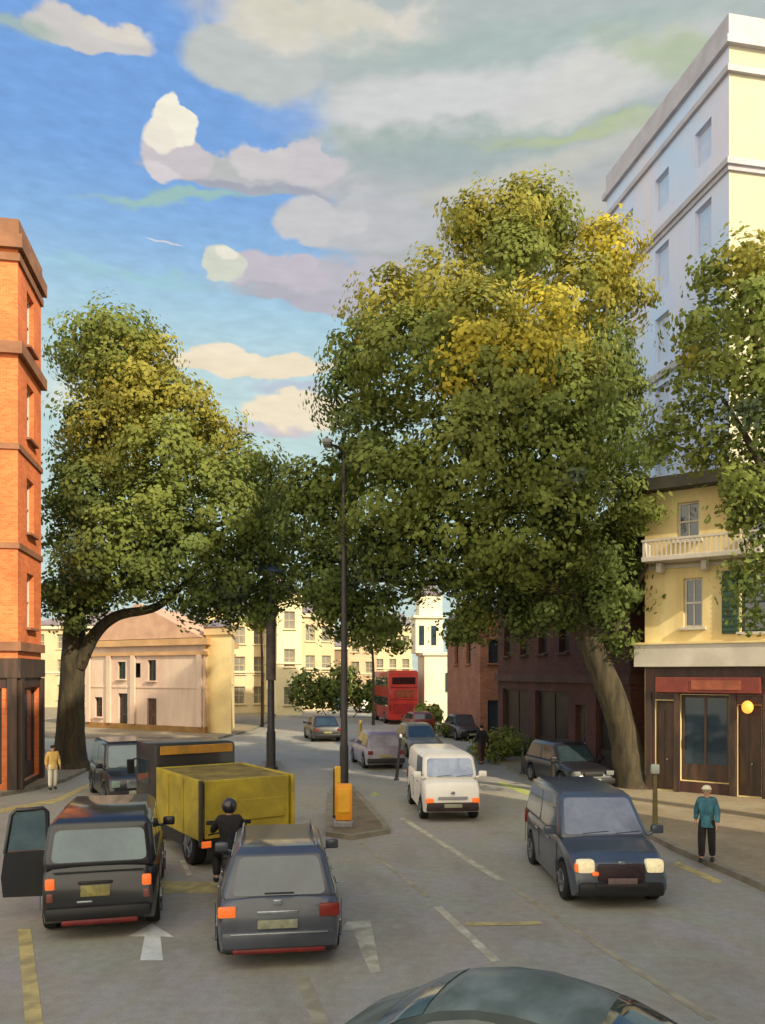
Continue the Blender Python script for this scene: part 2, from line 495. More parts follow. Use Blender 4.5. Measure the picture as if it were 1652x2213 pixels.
# right pavement
pr = [G(1700, 1950), G(1636, 1920), G(1451, 1838), G(1330, 1772), G(1200, 1712), G(1090, 1660), G(1030, 1615), G(985, 1578), G(1010, 1560), G(1300, 1560), G(2600, 1640), G(3900, 1950)]
pavement('pavement', pr)
# corner pavement round the small beige house and the cream terrace
pc = [G(120, 1596), G(470, 1598), G(545, 1580), G(590, 1555), G(600, 1530), G(585, 1518), G(200, 1518), G(-200, 1560)]
pavement('pavement', pc)
# far right corner
pavement('pavement', [G(880, 1548), G(985, 1556), G(1030, 1545), G(1010, 1520), G(900, 1520)])
# traffic islands
isl = [G(704, 1808), G(760, 1816), G(842, 1802), G(836, 1788), G(764, 1706), G(724, 1702), G(708, 1722)]
pavement('traffic_island', isl, 0.11, mat('island_paving', (120, 108, 86), 0.85, 0.2, 2, c2=(98, 86, 64)))
pavement('traffic_island', [G(560, 1672), G(612, 1672), G(606, 1650), G(566, 1650)], 0.11, mat('island_paving', (120, 108, 86)))


def marking(poly, m=MARK, z=0.004):
    b = MB(); pts = [G(*p) for p in poly]
    n = len(pts)
    if sum(pts[i][0] * pts[(i + 1) % n][1] - pts[(i + 1) % n][0] * pts[i][1] for i in range(n)) < 0: pts = pts[::-1]
    b.add([(p[0], p[1], z) for p in pts], [list(range(n))])
    return tag(b.build('road_marking', m), kind='structure')


def strip(a, b, w, m=MARK, z=0.004, dash=None):
    """painted line between two ground points seen at a and b, w metres wide"""
    A, B = Vector(G(*a)), Vector(G(*b)); d = (B - A); L = d.length; d.normalize(); nrm = Vector((d.y, -d.x)) * w / 2
    seg = [(0, L)] if not dash else [(t, min(L, t + dash[0])) for t in np.arange(0, L, dash[0] + dash[1])]
    mb = MB()
    for t0, t1 in seg:
        q = [A + d * t0 + nrm, A + d * t0 - nrm, A + d * t1 - nrm, A + d * t1 + nrm]
        if (q[1] - q[0]).cross(q[2] - q[1]) < 0: q = q[::-1]
        mb.add([(p.x, p.y, z) for p in q], [(0, 1, 2, 3)])
    return tag(mb.build('road_marking', m), kind='structure')


strip((868, 1768), (1085, 1905), 0.16)
strip((1110, 1922), (1215, 1990), 0.13, mat('faint_paint', (158, 148, 124), 0.7, 0.2, 3))
strip((1215, 1992), (1540, 2205), 0.12, mat('faint_paint', (158, 148, 124)))
strip((778, 1822), (925, 1940), 0.10, mat('faint_paint', (158, 148, 124)))
strip((945, 1960), (1072, 2078), 0.15)
marking([(1004, 1994), (1168, 1992), (1172, 1999), (1006, 2002)], MARKY, 0.008)
marking([(750, 1992), (800, 1990), (822, 2100), (800, 2104), (762, 2012), (736, 2010)])
marking([(636, 2112), (664, 2108), (712, 2213), (676, 2213)], mat('faint_paint', (158, 148, 124)))
marking([(345, 1904), (470, 1906), (470, 1930), (348, 1930)], MARKY)
marking([(388, 1860), (398, 1858), (414, 1890), (404, 1892)])
# lane arrow
marking([(328, 1996), (376, 2026), (346, 2024), (352, 2076), (302, 2076), (312, 2024), (276, 2024)], mat('arrow_paint', (206, 206, 200), 0.7, 0.15, 4))
# yellow line along the near kerb, left
marking([(38, 2008), (66, 2008), (104, 2300), (60, 2300)], MARKY)
marking([(0, 1748), (120, 1726), (190, 1694), (196, 1700), (124, 1734), (0, 1758)], MARKY)
marking([(1465, 1862), (1560, 1904), (1552, 1912), (1452, 1868)], MARKY)
marking([(1080, 1688), (1150, 1712), (1136, 1718), (1076, 1694)], mat('fresh_line', (170, 178, 96), 0.7, 0.2, 3))
marking([(798, 1717), (808, 1712), (820, 1717), (808, 1722)], mat('fresh_line', (200, 190, 100)))
# zig-zag of pale patches in the far road
marking([(500, 1552), (560, 1548), (540, 1572), (486, 1588)], mat('faint_paint', (158, 148, 124)))

# ------------------------------------------------------------------ buildings
def building(name, label, pts, H, endm, wm, edges={}, bands=(), roof=None, base_z=0.0, depth=0.22, group=None, wcol=None, gm=WGLASS, cat='building'):
    """pts: CCW footprint in world; edges {i: [(u0,u1,z0,z1,kind)]} cut real openings in wall i"""
    n = len(pts)
    if sum(pts[i][0] * pts[(i + 1) % n][1] - pts[(i + 1) % n][0] * pts[i][1] for i in range(n)) < 0: raise ValueError(name)
    cx = sum(p[0] for p in pts) / n; cy = sum(p[1] for p in pts) / n
    root = thing(name, label, cat, (cx, cy, 0), 0, group)
    wb = MB(); wins = []
    for i in range(n):
        w0 = len(wb.f)
        A = Vector((*pts[i][:2], 0)); B = Vector((*pts[(i + 1) % n][:2], 0)); d = (B - A); L = d.length; d.normalize()
        nr = Vector((d.y, -d.x, 0))
        holes = [h for h in edges.get(i, []) if h[0] > 0.02 and h[1] < L - 0.02]
        us = sorted({0.0, L, *[h[0] for h in holes], *[h[1] for h in holes]}); zs = sorted({base_z, H, *[h[2] for h in holes], *[h[3] for h in holes]})
        for a, b in zip(us[:-1], us[1:]):
            for c, e in zip(zs[:-1], zs[1:]):
                um, zm = (a + b) / 2, (c + e) / 2
                if any(h[0] < um < h[1] and h[2] < zm < h[3] for h in holes): continue
                wb.add([A + d * a + Vector((0, 0, c)), A + d * b + Vector((0, 0, c)), A + d * b + Vector((0, 0, e)), A + d * a + Vector((0, 0, e))], [(0, 1, 2, 3)])
        for h in holes:
            q = [A + d * h[0] + Vector((0, 0, h[2])), A + d * h[1] + Vector((0, 0, h[2])), A + d * h[1] + Vector((0, 0, h[3])), A + d * h[0] + Vector((0, 0, h[3]))]
            qi = [p - nr * depth for p in q]
            wb.add(q + qi, [(0, 1, 5, 4), (1, 2, 6, 5), (2, 3, 7, 6), (3, 0, 4, 7)])
            wins.append((A, d, nr, h))
        if endm and i in endm[1]: wb.mi[w0:] = [1] * (len(wb.f) - w0)
    wb.add([(p[0], p[1], H) for p in pts], [list(range(n))])
    wb.build('wall', [wm, endm[0]] if endm else wm, root, world=True)
    for A, d, nr, h in wins:
        u0, u1, z0, z1, kind = h[:5]
        yaw = math.atan2(d.y, d.x); w = u1 - u0; hh = z1 - z0
        o = A + d * (u0 + u1) / 2 - nr * (depth - 0.03)

        def bx(mb, du, dz, sw, sh, off=0.0, th=0.06):
            c = o + d * du + nr * off; mb.box((c.x, c.y, z0 + dz), (sw, th, sh), yaw)
        fm = h[5] if len(h) > 5 else wcol
        if kind == 'door':
            f = MB(); bx(f, 0, hh / 2, w - 0.01, hh - 0.01, -0.01, 0.04)
            for s in (-1, 1): bx(f, s * w / 4, hh * 0.3, w * 0.36, hh * 0.36, 0.02, 0.03); bx(f, s * w / 4, hh * 0.72, w * 0.36, hh * 0.34, 0.02, 0.03)
            dr = f.build('door', fm, root, world=True)
            k = MB(); c = o + nr * 0.06 + d * w * 0.08; k.ell((c.x, c.y, z0 + 1.0), (0.04, 0.04, 0.04)); k.build('handle', CHROME, dr, world=True)
            continue
        f = MB(); t = 0.07 if kind != 'shop' else 0.10
        bx(f, 0, t / 2, w, t); bx(f, 0, hh - t / 2, w, t)
        bx(f, -w / 2 + t / 2, hh / 2, t, hh - 2 * t); bx(f, w / 2 - t / 2, hh / 2, t, hh - 2 * t)
        if kind == 'sash': bx(f, 0, hh * 0.5, w - 2 * t, 0.06); bx(f, 0, hh * 0.25 + 0.02, 0.04, hh * 0.5 - t - 0.06, 0, 0.04); bx(f, 0, hh * 0.75 - 0.02, 0.04, hh * 0.5 - t - 0.06, 0, 0.04)
        if kind == 'shop':
            for q in range(1, max(2, int(w / 1.3))): bx(f, -w / 2 + q * w / max(2, int(w / 1.3)), hh / 2, 0.07, hh - 2 * t, 0, 0.05)
            bx(f, 0, 0.32, w - 2 * t, 0.45, 0, 0.045)
        fo = f.build('window' if kind != 'shop' else 'shop_window', fm, root, world=True)
        p = MB(); bx(p, 0, hh / 2, w - t, hh - t, -0.02, 0.012); p.build('pane', gm, fo, world=True)
        if kind == 'sash':
            sl = MB(); c = A + d * (u0 + u1) / 2 + nr * 0.05; sl.box((c.x, c.y, z0 - 0.05), (w + 0.24, 0.22, 0.09), yaw, bev=0.01); sl.build('sill', bands[0][3] if bands else wm, fo, world=True)
    for (z0, z1, pj, bmn) in bands:
        b = MB(); b.prism(offset(list(pts), pj), z0, z1); b.build('cornice', bmn, root, world=True)
    if roof:
        roof(root, pts, H)
    return root


def grid(L, u0, w, gap, zs, h, kind='sash', umax=None, m=None):
    out = []
    for z in zs:
        u = u0
        while u + w < (umax or L) - 0.3:
            out.append((u, u + w, z, z + h, kind) + ((m,) if m else ())); u += w + gap
    return out


def parapet_roof(m, h=0.5):
    def f(root, pts, H):
        b = MB(); o = list(pts); i = offset(o, -0.35); n = len(o)
        vs = [(p[0], p[1], H) for p in offset(o, 0.04)] + [(p[0], p[1], H + h) for p in offset(o, 0.04)] + [(p[0], p[1], H + h) for p in i] + [(p[0], p[1], H + 0.02) for p in i]
        fs = []
        for a in range(n):
            c = (a + 1) % n; fs += [(a, c, n + c, n + a), (n + a, n + c, 2 * n + c, 2 * n + a), (2 * n + a, 2 * n + c, 3 * n + c, 3 * n + a)]
        b.add(vs, fs); b.build('roof', m, root, world=True)
    return f


def hip_roof(m, h, over=0.4, ridge=0.35, chim=None):
    def f(root, pts, H):
        o = offset(list(pts), over); n = len(o)
        c = Vector((sum(p[0] for p in o) / n, sum(p[1] for p in o) / n))
        top = [Vector(p).lerp(c, 1 - ridge) for p in o]
        b = MB(); b.add([(p[0], p[1], H + 0.004) for p in o] + [(p.x, p.y, H + h) for p in top],
                        [(i, (i + 1) % n, n + (i + 1) % n, n + i) for i in range(n)] + [list(range(n, 2 * n)), list(range(n))[::-1]])
        r = b.build('roof', m, root, world=True)
        for (fx, fy, hh, cm) in (chim or []):
            k = MB(); x = pts[0][0] + (pts[2][0] - pts[0][0]) * fx; y = pts[0][1] + (pts[2][1] - pts[0][1]) * fy
            k.box((x, y, H + h * 0.5 + hh / 2), (1.1, 0.7, hh + h), ROADYAW)
            for s in (-0.3, 0, 0.3): k.tube([(x + s, y, H + h + hh - 0.05), (x + s, y, H + h + hh + 0.45)], 0.11, 8)
            k.build('chimney', cm, r, world=True)
    return f


def quad_along(A, d, L, back):
    """CCW footprint whose edge 0 runs from A along d for L, outward normal (d.y,-d.x)"""
    A = Vector(A[:2]); d = Vector(d[:2]).normalized(); n = Vector((d.y, -d.x))
    return [tuple(A), tuple(A + d * L), tuple(A + d * L - n * back), tuple(A - n * back)]


ORANGE = brick_mat('orange_brick', (222, 122, 68), (204, 100, 52), (190, 130, 90))
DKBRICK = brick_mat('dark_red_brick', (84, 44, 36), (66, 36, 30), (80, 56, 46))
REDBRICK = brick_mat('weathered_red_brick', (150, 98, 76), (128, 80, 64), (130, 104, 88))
STUCCO = mat('shaded_pale_stucco', (204, 202, 218), 0.85, 0.05, 0.22, c2=(182, 204, 236), stretch=(1, 1, 0.5), detail=3)  # lavender shade and pale blue sky reflection painted into the front's colour
STUCCO_END = mat('sunlit_end_stucco', (186, 180, 156), 0.85, 0.06, 0.5)  # same building's sunlit end; the warm light is put into its cream
STUCCO_BAND = mat('grey_string_course', (178, 174, 182), 0.85, 0.1, 1)
CREAMW = mat('cream_render', (226, 206, 150), 0.85, 0.12, 0.8, c2=(206, 180, 124), stretch=(1, 1, 0.4))
CREAMG = mat('grey_cream_trim', (196, 188, 176), 0.8, 0.12, 1)
BEIGE = mat('beige_render', (214, 190, 168), 0.9, 0.12, 0.7, c2=(198, 168, 150), stretch=(1, 1, 0.3))
BEIGET = mat('ochre_cornice', (200, 158, 112), 0.9, 0.12, 0.7)
FARCREAM = mat('pale_yellow_render', (214, 196, 156), 0.9, 0.08, 0.5, c2=(198, 176, 142), stretch=(1, 1, 0.3))
FARTRIM = mat('pale_trim', (216, 200, 168), 0.9, 0.08, 0.6)
WHITEW = mat('white_render', (226, 218, 192), 0.85, 0.05, 0.6, c2=(228, 216, 180))
SLATE = mat('grey_slate', (128, 116, 118), 0.8, 0.15, 1.2, c2=(104, 96, 102))
BROWNT = mat('brown_stone_trim', (150, 104, 76), 0.85, 0.2, 1)
WFR = mat('white_window_frame', (206, 200, 186), 0.6, 0.08, 3)
DFR = mat('dark_window_frame', (52, 40, 32), 0.6, 0.2, 3)
GFR = mat('green_shutter', (36, 72, 52), 0.6, 0.25, 2.5, c2=(30, 56, 44))
SHOPW = mat('dark_wood_shopfront', (74, 52, 38), 0.6, 0.3, 1.6, c2=(44, 32, 26), stretch=(3, 3, 0.5))
FASCR = mat('red_fascia', (128, 52, 38), 0.6, 0.25, 2, c2=(108, 44, 34))

# --- orange brick block on the left: edge 0 is the street front, running back towards the viewer
dback = -Vector(ROADDIR[:2])
far = Vector(XD(88, 30.0))
near = far - Vector(ROADDIR[:2]) * 3.3
HL = 18.5
e0 = (near, Vector(ROADDIR[:2]))
n_ = Vector((e0[1].y, -e0[1].x))
ptsL = [tuple(near), tuple(far), tuple(far - n_ * 11), tuple(near - n_ * 11)]
LL = 3.3
zsL = [5.6, 8.9, 12.2, 15.4]
wl = [(1.2, 2.2, z, z + 1.9, 'sash') for z in zsL] + [(0.35, 2.95, 0.3, 3.5, 'shop', SHOPW)]
we = [(u, u + 1.1, z, z + 1.9, 'sash') for u in (1.2, 4.0, 6.8) for z in zsL] + [(0.5, 3.2, 0.3, 3.5, 'shop', SHOPW), (3.8, 6.6, 0.3, 3.5, 'shop', SHOPW), (7.4, 8.5, 0.13, 3.0, 'door', SHOPW)]
we = [(11 - h[1], 11 - h[0], *h[2:]) for h in we]
bl = building('brick_building', 'tall orange brick building with stone bands and dark shopfronts at the left edge', ptsL, HL, 0, ORANGE,
              {0: wl, 3: we},
              bands=[(4.75, 5.05, 0.12, BROWNT), (8.15, 8.35, 0.06, BROWNT), (11.45, 11.65, 0.06, BROWNT), (14.6, 15.0, 0.18, BROWNT), (17.7, 17.95, 0.08, BROWNT), (18.1, 18.56, 0.18, BROWNT)],
              roof=parapet_roof(BROWNT, 0.6), wcol=WFR)
yL = math.atan2(e0[1].y, e0[1].x)
for u in (0.16, 3.12):
    sb = MB(); c = near + e0[1] * u + n_ * 0.07; sb.box((c.x, c.y, 1.98), (0.30, 0.14, 3.7), yL); sb.build('pilaster', SHOPW, bl, world=True)
LC = mat('dark_brown_cladding', (70, 40, 30), 0.6, 0.35, 1.4, c2=(44, 28, 22), stretch=(2, 2, 0.5))
for (u, z, w, h) in ((1.65, 3.7, 3.0, 0.36), (1.65, 0.2, 3.0, 0.18)):
    sb = MB(); c = near + e0[1] * u + n_ * 0.015; sb.box((c.x, c.y, z), (w, 0.03, h), yL); sb.build('cladding', LC, bl, world=True)
for (u, z, w, h) in ((5.5, 3.7, 10.8, 0.36), (3.5, 1.8, 0.56, 3.4), (7.0, 1.8, 0.76, 3.4), (9.75, 1.8, 2.4, 3.4), (5.5, 0.05, 10.6, 0.1)):
    sb = MB(); c = near - n_ * u - e0[1] * 0.015; sb.box((c.x, c.y, z), (w, 0.03, h), yL + PI / 2); sb.build('cladding', LC, bl, world=True)
sb = MB(); sb.prism(offset(ptsL, 0.12), 3.85, 4.5); sb.build('fascia_board', SHOPW, bl, world=True)
for u in (0.15, 3.5, 7.0, 10.8):
    sb = MB(); c = near - n_ * u - e0[1] * 0.07; sb.box((c.x, c.y, 1.98), (0.30, 0.14, 3.7), yL + PI / 2); sb.build('pilaster', SHOPW, bl, world=True)

# --- dark brick row on the right, in the shade of the trees
pA = Vector(XD(1432, 26.6)); pB = pA + Vector(ROADDIR[:2]) * 16.8
dn = Vector((-ROADDIR.x, -ROADDIR.y))     # edge 0 runs from the far end to the near end: outward normal faces the road
def right_pts(pfar, L, back):
    A = Vector(pfar); d = dn.normalized(); n = Vector((d.y, -d.x))
    return [tuple(A), tuple(A + d * L), tuple(A + d * L - n * back), tuple(A - n * back)]
# check normal faces -X
ptsR = right_pts(pB, 14.6, 5.0)
wr_ = grid(14.6, 1.0, 1.0, 1.4, [4.9, 7.2], 1.5, m=DFR) + [(0.8, 4.6, 0.5, 3.2, 'shop', DFR), (5.4, 9.2, 0.5, 3.2, 'shop', DFR), (9.9, 11.0, 0.13, 2.7, 'door', SHOPW), (11.8, 14.2, 0.5, 3.2, 'shop', DFR)]
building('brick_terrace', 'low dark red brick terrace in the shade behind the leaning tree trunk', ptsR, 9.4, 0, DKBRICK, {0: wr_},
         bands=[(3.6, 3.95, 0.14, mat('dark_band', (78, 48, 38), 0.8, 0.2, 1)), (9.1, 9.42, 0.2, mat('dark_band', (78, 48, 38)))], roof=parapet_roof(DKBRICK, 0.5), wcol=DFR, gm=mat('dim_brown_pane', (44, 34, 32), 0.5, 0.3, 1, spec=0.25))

# --- lit brick end wall beyond it
q = Vector(XD(1037, 47.5))
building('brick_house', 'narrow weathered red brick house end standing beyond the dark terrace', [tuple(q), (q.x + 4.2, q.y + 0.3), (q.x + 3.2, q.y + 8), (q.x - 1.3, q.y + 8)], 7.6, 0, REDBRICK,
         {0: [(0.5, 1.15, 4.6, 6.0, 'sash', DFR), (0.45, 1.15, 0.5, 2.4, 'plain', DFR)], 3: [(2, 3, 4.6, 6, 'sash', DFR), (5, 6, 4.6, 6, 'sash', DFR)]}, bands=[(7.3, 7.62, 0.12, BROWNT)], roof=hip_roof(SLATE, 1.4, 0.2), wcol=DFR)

# --- tall pale block on the right
cA = Vector(XD(1575, 32.0))
LA = 10.6; HA = 29.4
farA = cA + Vector(ROADDIR[:2]) * LA
ptsA = right_pts(farA, LA, 8.0)
zA = [5.0, 8.4, 11.8, 15.2, 18.4, 21.6, 25.3]
AFR = mat('lavender_frame', (188, 190, 208), 0.7, 0.08, 3)
wa = grid(LA, 1.6, 1.2, 2.1, zA[:6], 2.1, 'plain', m=AFR) + grid(LA, 1.6, 1.2, 2.1, [25.4], 1.6, 'plain', m=AFR)
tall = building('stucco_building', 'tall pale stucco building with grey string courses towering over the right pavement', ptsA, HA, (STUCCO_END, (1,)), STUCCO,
                {0: wa, 1: grid(8, 4.4, 1.2, 2.2, zA[:6], 2.1, 'plain', m=AFR)},
                bands=[(24.0, 24.2, 0.10, STUCCO_BAND), (24.2, 24.45, 0.2, STUCCO_BAND), (17.6, 17.9, 0.14, STUCCO_BAND), (11.0, 11.3, 0.14, STUCCO_BAND), (27.9, 28.15, 0.16, STUCCO_BAND), (29.0, 29.3, 0.2, STUCCO_BAND)],
                roof=parapet_roof(STUCCO_BAND, 0.85), wcol=mat('pale_blue_frame', (198, 204, 214), 0.6, 0.08, 3),
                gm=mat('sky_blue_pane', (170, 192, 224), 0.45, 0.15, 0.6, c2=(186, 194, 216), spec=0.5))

# --- near cream building with the shop, canted towards the viewer
yB = R(-35)       # direction of the front, from its left end to the right
dB = Vector((math.cos(yB), math.sin(yB)))
aB = Vector(XD(1393, 27.0))
ptsB = quad_along(aB, dB, 6.4, 9)
HB = 10.1
wbB = [(0.95, 1.75, 5.9, 7.2, 'sash', CREAMG)] * 0
wbB += [(1.05, 1.75, 8.35, 9.6, 'sash', WFR), (1.25, 1.85, 5.5, 7.1, 'sash', WFR), (3.0, 3.75, 5.3, 7.2, 'sash', GFR), (3.0, 3.75, 8.2, 9.6, 'sash', WFR), (4.8, 5.6, 5.3, 7.2, 'sash', WFR), (4.8, 5.6, 8.2, 9.6, 'sash', WFR),
        (0.35, 0.95, 0.14, 3.1, 'door', SHOPW), (1.15, 2.65, 0.5, 3.3, 'shop', SHOPW), (2.9, 3.6, 0.14, 3.0, 'door', SHOPW), (3.9, 6.1, 0.5, 3.3, 'shop', SHOPW)]
bB = building('corner_shop_building', 'sunlit cream building with grey balcony ledge and a brown shopfront on the right pavement', ptsB, HB, 0, CREAMW, {0: wbB},
              bands=[(4.22, 4.95, 0.28, CREAMG), (4.95, 5.02, 0.34, CREAMW), (7.45, 7.55, 0.10, CREAMG), (10.0, 10.4, 0.6, mat('dark_eaves', (60, 56, 46), 0.8, 0.2, 1))],
              roof=hip_roof(SLATE, 0.9, 0.3, 0.5), wcol=WFR)
nB_ = Vector((dB.y, -dB.x))


def onB(u, z, off): c = aB + dB * u + nB_ * off; return (c.x, c.y, z)


m_ = MB(); m_.box(onB(1.95, 7.7, 0.45), (3.6, 0.9, 0.16), yB, bev=0.02); bal = m_.build('balcony', CREAMG, bB, world=True)
m_ = MB()
for i in range(25): m_.box(onB(0.22 + i * 0.144, 8.02, 0.84), (0.05, 0.05, 0.5), yB)
m_.box(onB(1.95, 8.3, 0.84), (3.6, 0.09, 0.07), yB)
for u in (0.19, 3.71): m_.box(onB(u, 8.04, 0.45), (0.05, 0.74, 0.46), yB)
m_.build('railing', CREAMG, bal, world=True)
for u in (0.6, 2.0, 3.3):
    m_ = MB(); m_.box(onB(u, 7.45, 0.3), (0.16, 0.5, 0.32), yB, bev=0.02); m_.build('bracket', CREAMG, bal, world=True)
m_ = MB(); m_.box(onB(2.0, 3.62, 0.12), (3.2, 0.22, 0.5), yB, bev=0.02); m_.build('fascia_board', FASCR, bB, world=True)
m_ = MB(); m_.box(onB(2.3, 3.62, 0.245), (1.5, 0.03, 0.3), yB, bev=0.01); m_.build('name_panel', mat('brown_red_panel', (160, 84, 56), 0.6, 0.25, 2), bB, world=True)
for u in (0.14, 1.06, 2.78, 3.75, 6.25):
    m_ = MB(); m_.box(onB(u, 1.75, 0.06), (0.2, 0.12, 3.24), yB, bev=0.015); m_.build('pilaster', SHOPW, bB, world=True)
for u in (2.7, 4.05):
    m_ = MB(); m_.box(onB(u, 6.25, 0.05), (0.5, 0.07, 2.0), yB, bev=0.01)
    for k in range(12): m_.box(onB(u, 5.36 + k * 0.16, 0.095), (0.4, 0.03, 0.05), yB)
    m_.build('shutter', GFR, bB, world=True)
# dark timber and tile cladding of the ground floor
CLAD = mat('dark_brown_cladding', (70, 40, 30), 0.6, 0.35, 1.4, c2=(44, 28, 22), stretch=(2, 2, 0.5))
for (u0, u1, z0, z1) in ((0.02, 0.34, 0.12, 4.2), (0.96, 1.14, 0.12, 3.12), (2.66, 2.89, 0.12, 3.3), (3.61, 3.89, 0.12, 3.3), (6.11, 6.38, 0.12, 4.2), (0.35, 6.1, 3.32, 4.2), (0.35, 1.14, 3.13, 3.31), (1.15, 2.65, 0.12, 0.48), (3.9, 6.1, 0.12, 0.48), (2.9, 3.6, 3.02, 3.31)):
    m_ = MB(); m_.box(onB((u0 + u1) / 2, (z0 + z1) / 2, 0.012), (u1 - u0, 0.03, z1 - z0), yB); m_.build('cladding', CLAD, bB, world=True)
# lit orange wall lamp beside the shop door
lr = thing('wall_lamp', 'glowing orange globe lamp beside the shop door on the right', 'lamp', onB(3.25, 2.95, 0.3))
m_ = MB(); m_.tube([onB(3.25, 3.2, 0.0), onB(3.25, 3.25, 0.2), onB(3.25, 3.12, 0.3)], 0.02, 8); m_.build('bracket', BLACK, lr, world=True)
m_ = MB(); m_.ell(onB(3.25, 2.95, 0.3), (0.17, 0.17, 0.2)); m_.build('globe', mat('orange_globe', (236, 146, 60), 0.4, 0.1, 6, emit=(255, 150, 60), es=0.9), lr, world=True, smooth=60)

# --- small beige pedimented house
h0 = Vector(XD(186, 58.0)); h1 = Vector(XD(441, 52.0))
dH = (h1 - h0).normalized(); nH = Vector((dH.y, -dH.x)); LH = (h1 - h0).length
h2 = Vector(XD(505, 60.5))
bh_pts = [tuple(h0), tuple(h1), tuple(h2), tuple(h0 + (h2 - h1))]
HH = 6.3


def pediment(root, pts, H):
    b = MB(); A, B = Vector(pts[0]), Vector(pts[1]); Cc, Dd = Vector(pts[2]), Vector(pts[3])
    A2, B2 = A - nH * -0.25, B - nH * -0.25
    mid = (A + B) / 2 + nH * 0.25 - dH * 0.2; midb = (Cc + Dd) / 2
    b.add([(*A2, H + .02), (*B2, H + .02), (mid.x, mid.y, H + 2.5), (*Dd, H + .02), (*Cc, H + .02), (midb.x, midb.y, H + 2.5)],
          [(0, 1, 2), (4, 3, 5), (1, 4, 5, 2), (3, 0, 2, 5)])
    b.build('roof', mat('pinkish_pediment', (206, 166, 136), 0.9, 0.12, 0.8, c2=(186, 146, 122)), root, world=True)


hw = [(1.2, 1.9, 3.55, 4.85, 'sash', GFR)] * 0
bh = building('small_house', 'small beige pedimented house with three dark upper windows across the side street', bh_pts, HH, 0, BEIGE,
              {0: [(3.3, 4.1, 3.6, 4.8, 'sash', GFR), (4.75, 5.6, 3.7, 4.7, 'plain', GFR), (6.3, 7.1, 3.5, 4.9, 'sash', DFR), (3.35, 4.3, 0.14, 2.6, 'door', DFR), (6.25, 7.15, 0.14, 2.3, 'door', mat('brown_door', (86, 58, 42), 0.7, 0.2, 2)), (0.9, 1.7, 0.9, 2.3, 'sash', mat('brown_door', (86, 58, 42)))],
               1: [(1.6, 2.4, 3.6, 4.8, 'sash', WFR)]},
              bands=[(3.0, 3.12, 0.05, BEIGE), (5.2, 5.45, 0.14, BEIGET), (5.85, 6.28, 0.32, BEIGET), (0.0, 0.5, 0.05, mat('ochre_plinth', (156, 116, 66), 0.9, 0.2, 1))], roof=pediment, wcol=DFR, gm=mat('dark_pane', (34, 40, 40), 0.2, 0.2, 2))
for u in (0.3, 2.5, 5.95 - 1.0, LH - 0.35):
    m_ = MB(); c = h0 + dH * u + nH * 0.09; m_.box((c.x, c.y, 2.85), (0.42, 0.16, 4.7), math.atan2(dH.y, dH.x), bev=0.02); m_.build('pilaster', BEIGE, bh, world=True)


g0 = Vector(XD(444, 52.6)); g1 = Vector(XD(499, 51.6)); dg_ = (g1 - g0).normalized(); ng_ = Vector((dg_.y, -dg_.x)); lg_ = (g1 - g0).length
building('cream_gatehouse', 'tall narrow sunlit cream annexe adjoining the beige house on its right', [tuple(g0), tuple(g1), XD(506, 58.5), XD(446, 58.5)], 7.0, 0, mat('annexe_cream', (232, 208, 150), 0.9, 0.08, 0.6, c2=(220, 192, 136)),
         {1: [(1.5, 2.3, 3.4, 4.8, 'sash', WFR)]}, bands=[(6.5, 6.9, 0.12, mat('annexe_trim', (214, 184, 136), 0.9, 0.1, 0.6))], roof=hip_roof(SLATE, 0.7, 0.15, 0.4, [(0.3, 0.3, 0.5, mat('annexe_cream', (0, 0, 0)))]), wcol=WFR)


# --- far cream terrace across the junction
FFR = mat('cream_far_frame', (200, 182, 146), 0.8, 0.08, 2)


def far_block(name, label, px0, px1, D, H, m, rows, cols, roof=None, back=8.0, dD=0.0, bm=FARTRIM, group=None, frame=None):
    a = Vector(XD(px0, D)); b = Vector(XD(px1, D + dD)); d = (b - a).normalized(); n = Vector((d.y, -d.x)); L = (b - a).length
    pts = [tuple(a), tuple(b), tuple(b - n * back), tuple(a - n * back)]
    w = min(1.1, L / (cols * 1.8)); gap = (L - cols * w) / (cols + 0.001); ed = []
    for r_ in range(rows):
        z = 1.0 + r_ * (H - 0.8) / rows
        for c in range(cols):
            u = gap / 2 + c * (w + gap); ed.append((u, u + w, z, z + min(1.7, (H - 0.8) / rows * 0.58), 'sash', frame or FFR))
    sd_ = [(2 + k * 2.4, 3 + k * 2.4, 1.0 + r_ * (H - 0.8) / rows, 2.4 + r_ * (H - 0.8) / rows, 'sash', frame or FFR) for r_ in range(rows) for k in range(2)]
    return building(name, label, pts, H, 0, m, {0: ed, 3: sd_, 1: sd_}, bands=[(H - 0.45, H - 0.1, 0.3, bm), (H * 0.42, H * 0.42 + 0.2, 0.1, bm)], roof=roof or hip_roof(SLATE, 1.8, 0.25, 0.5), wcol=WFR, group=group, gm=mat('muted_pane', (134, 126, 108), 0.4, 0.2, 1, c2=(110, 108, 100)))  # muted panes, little contrast with the walls


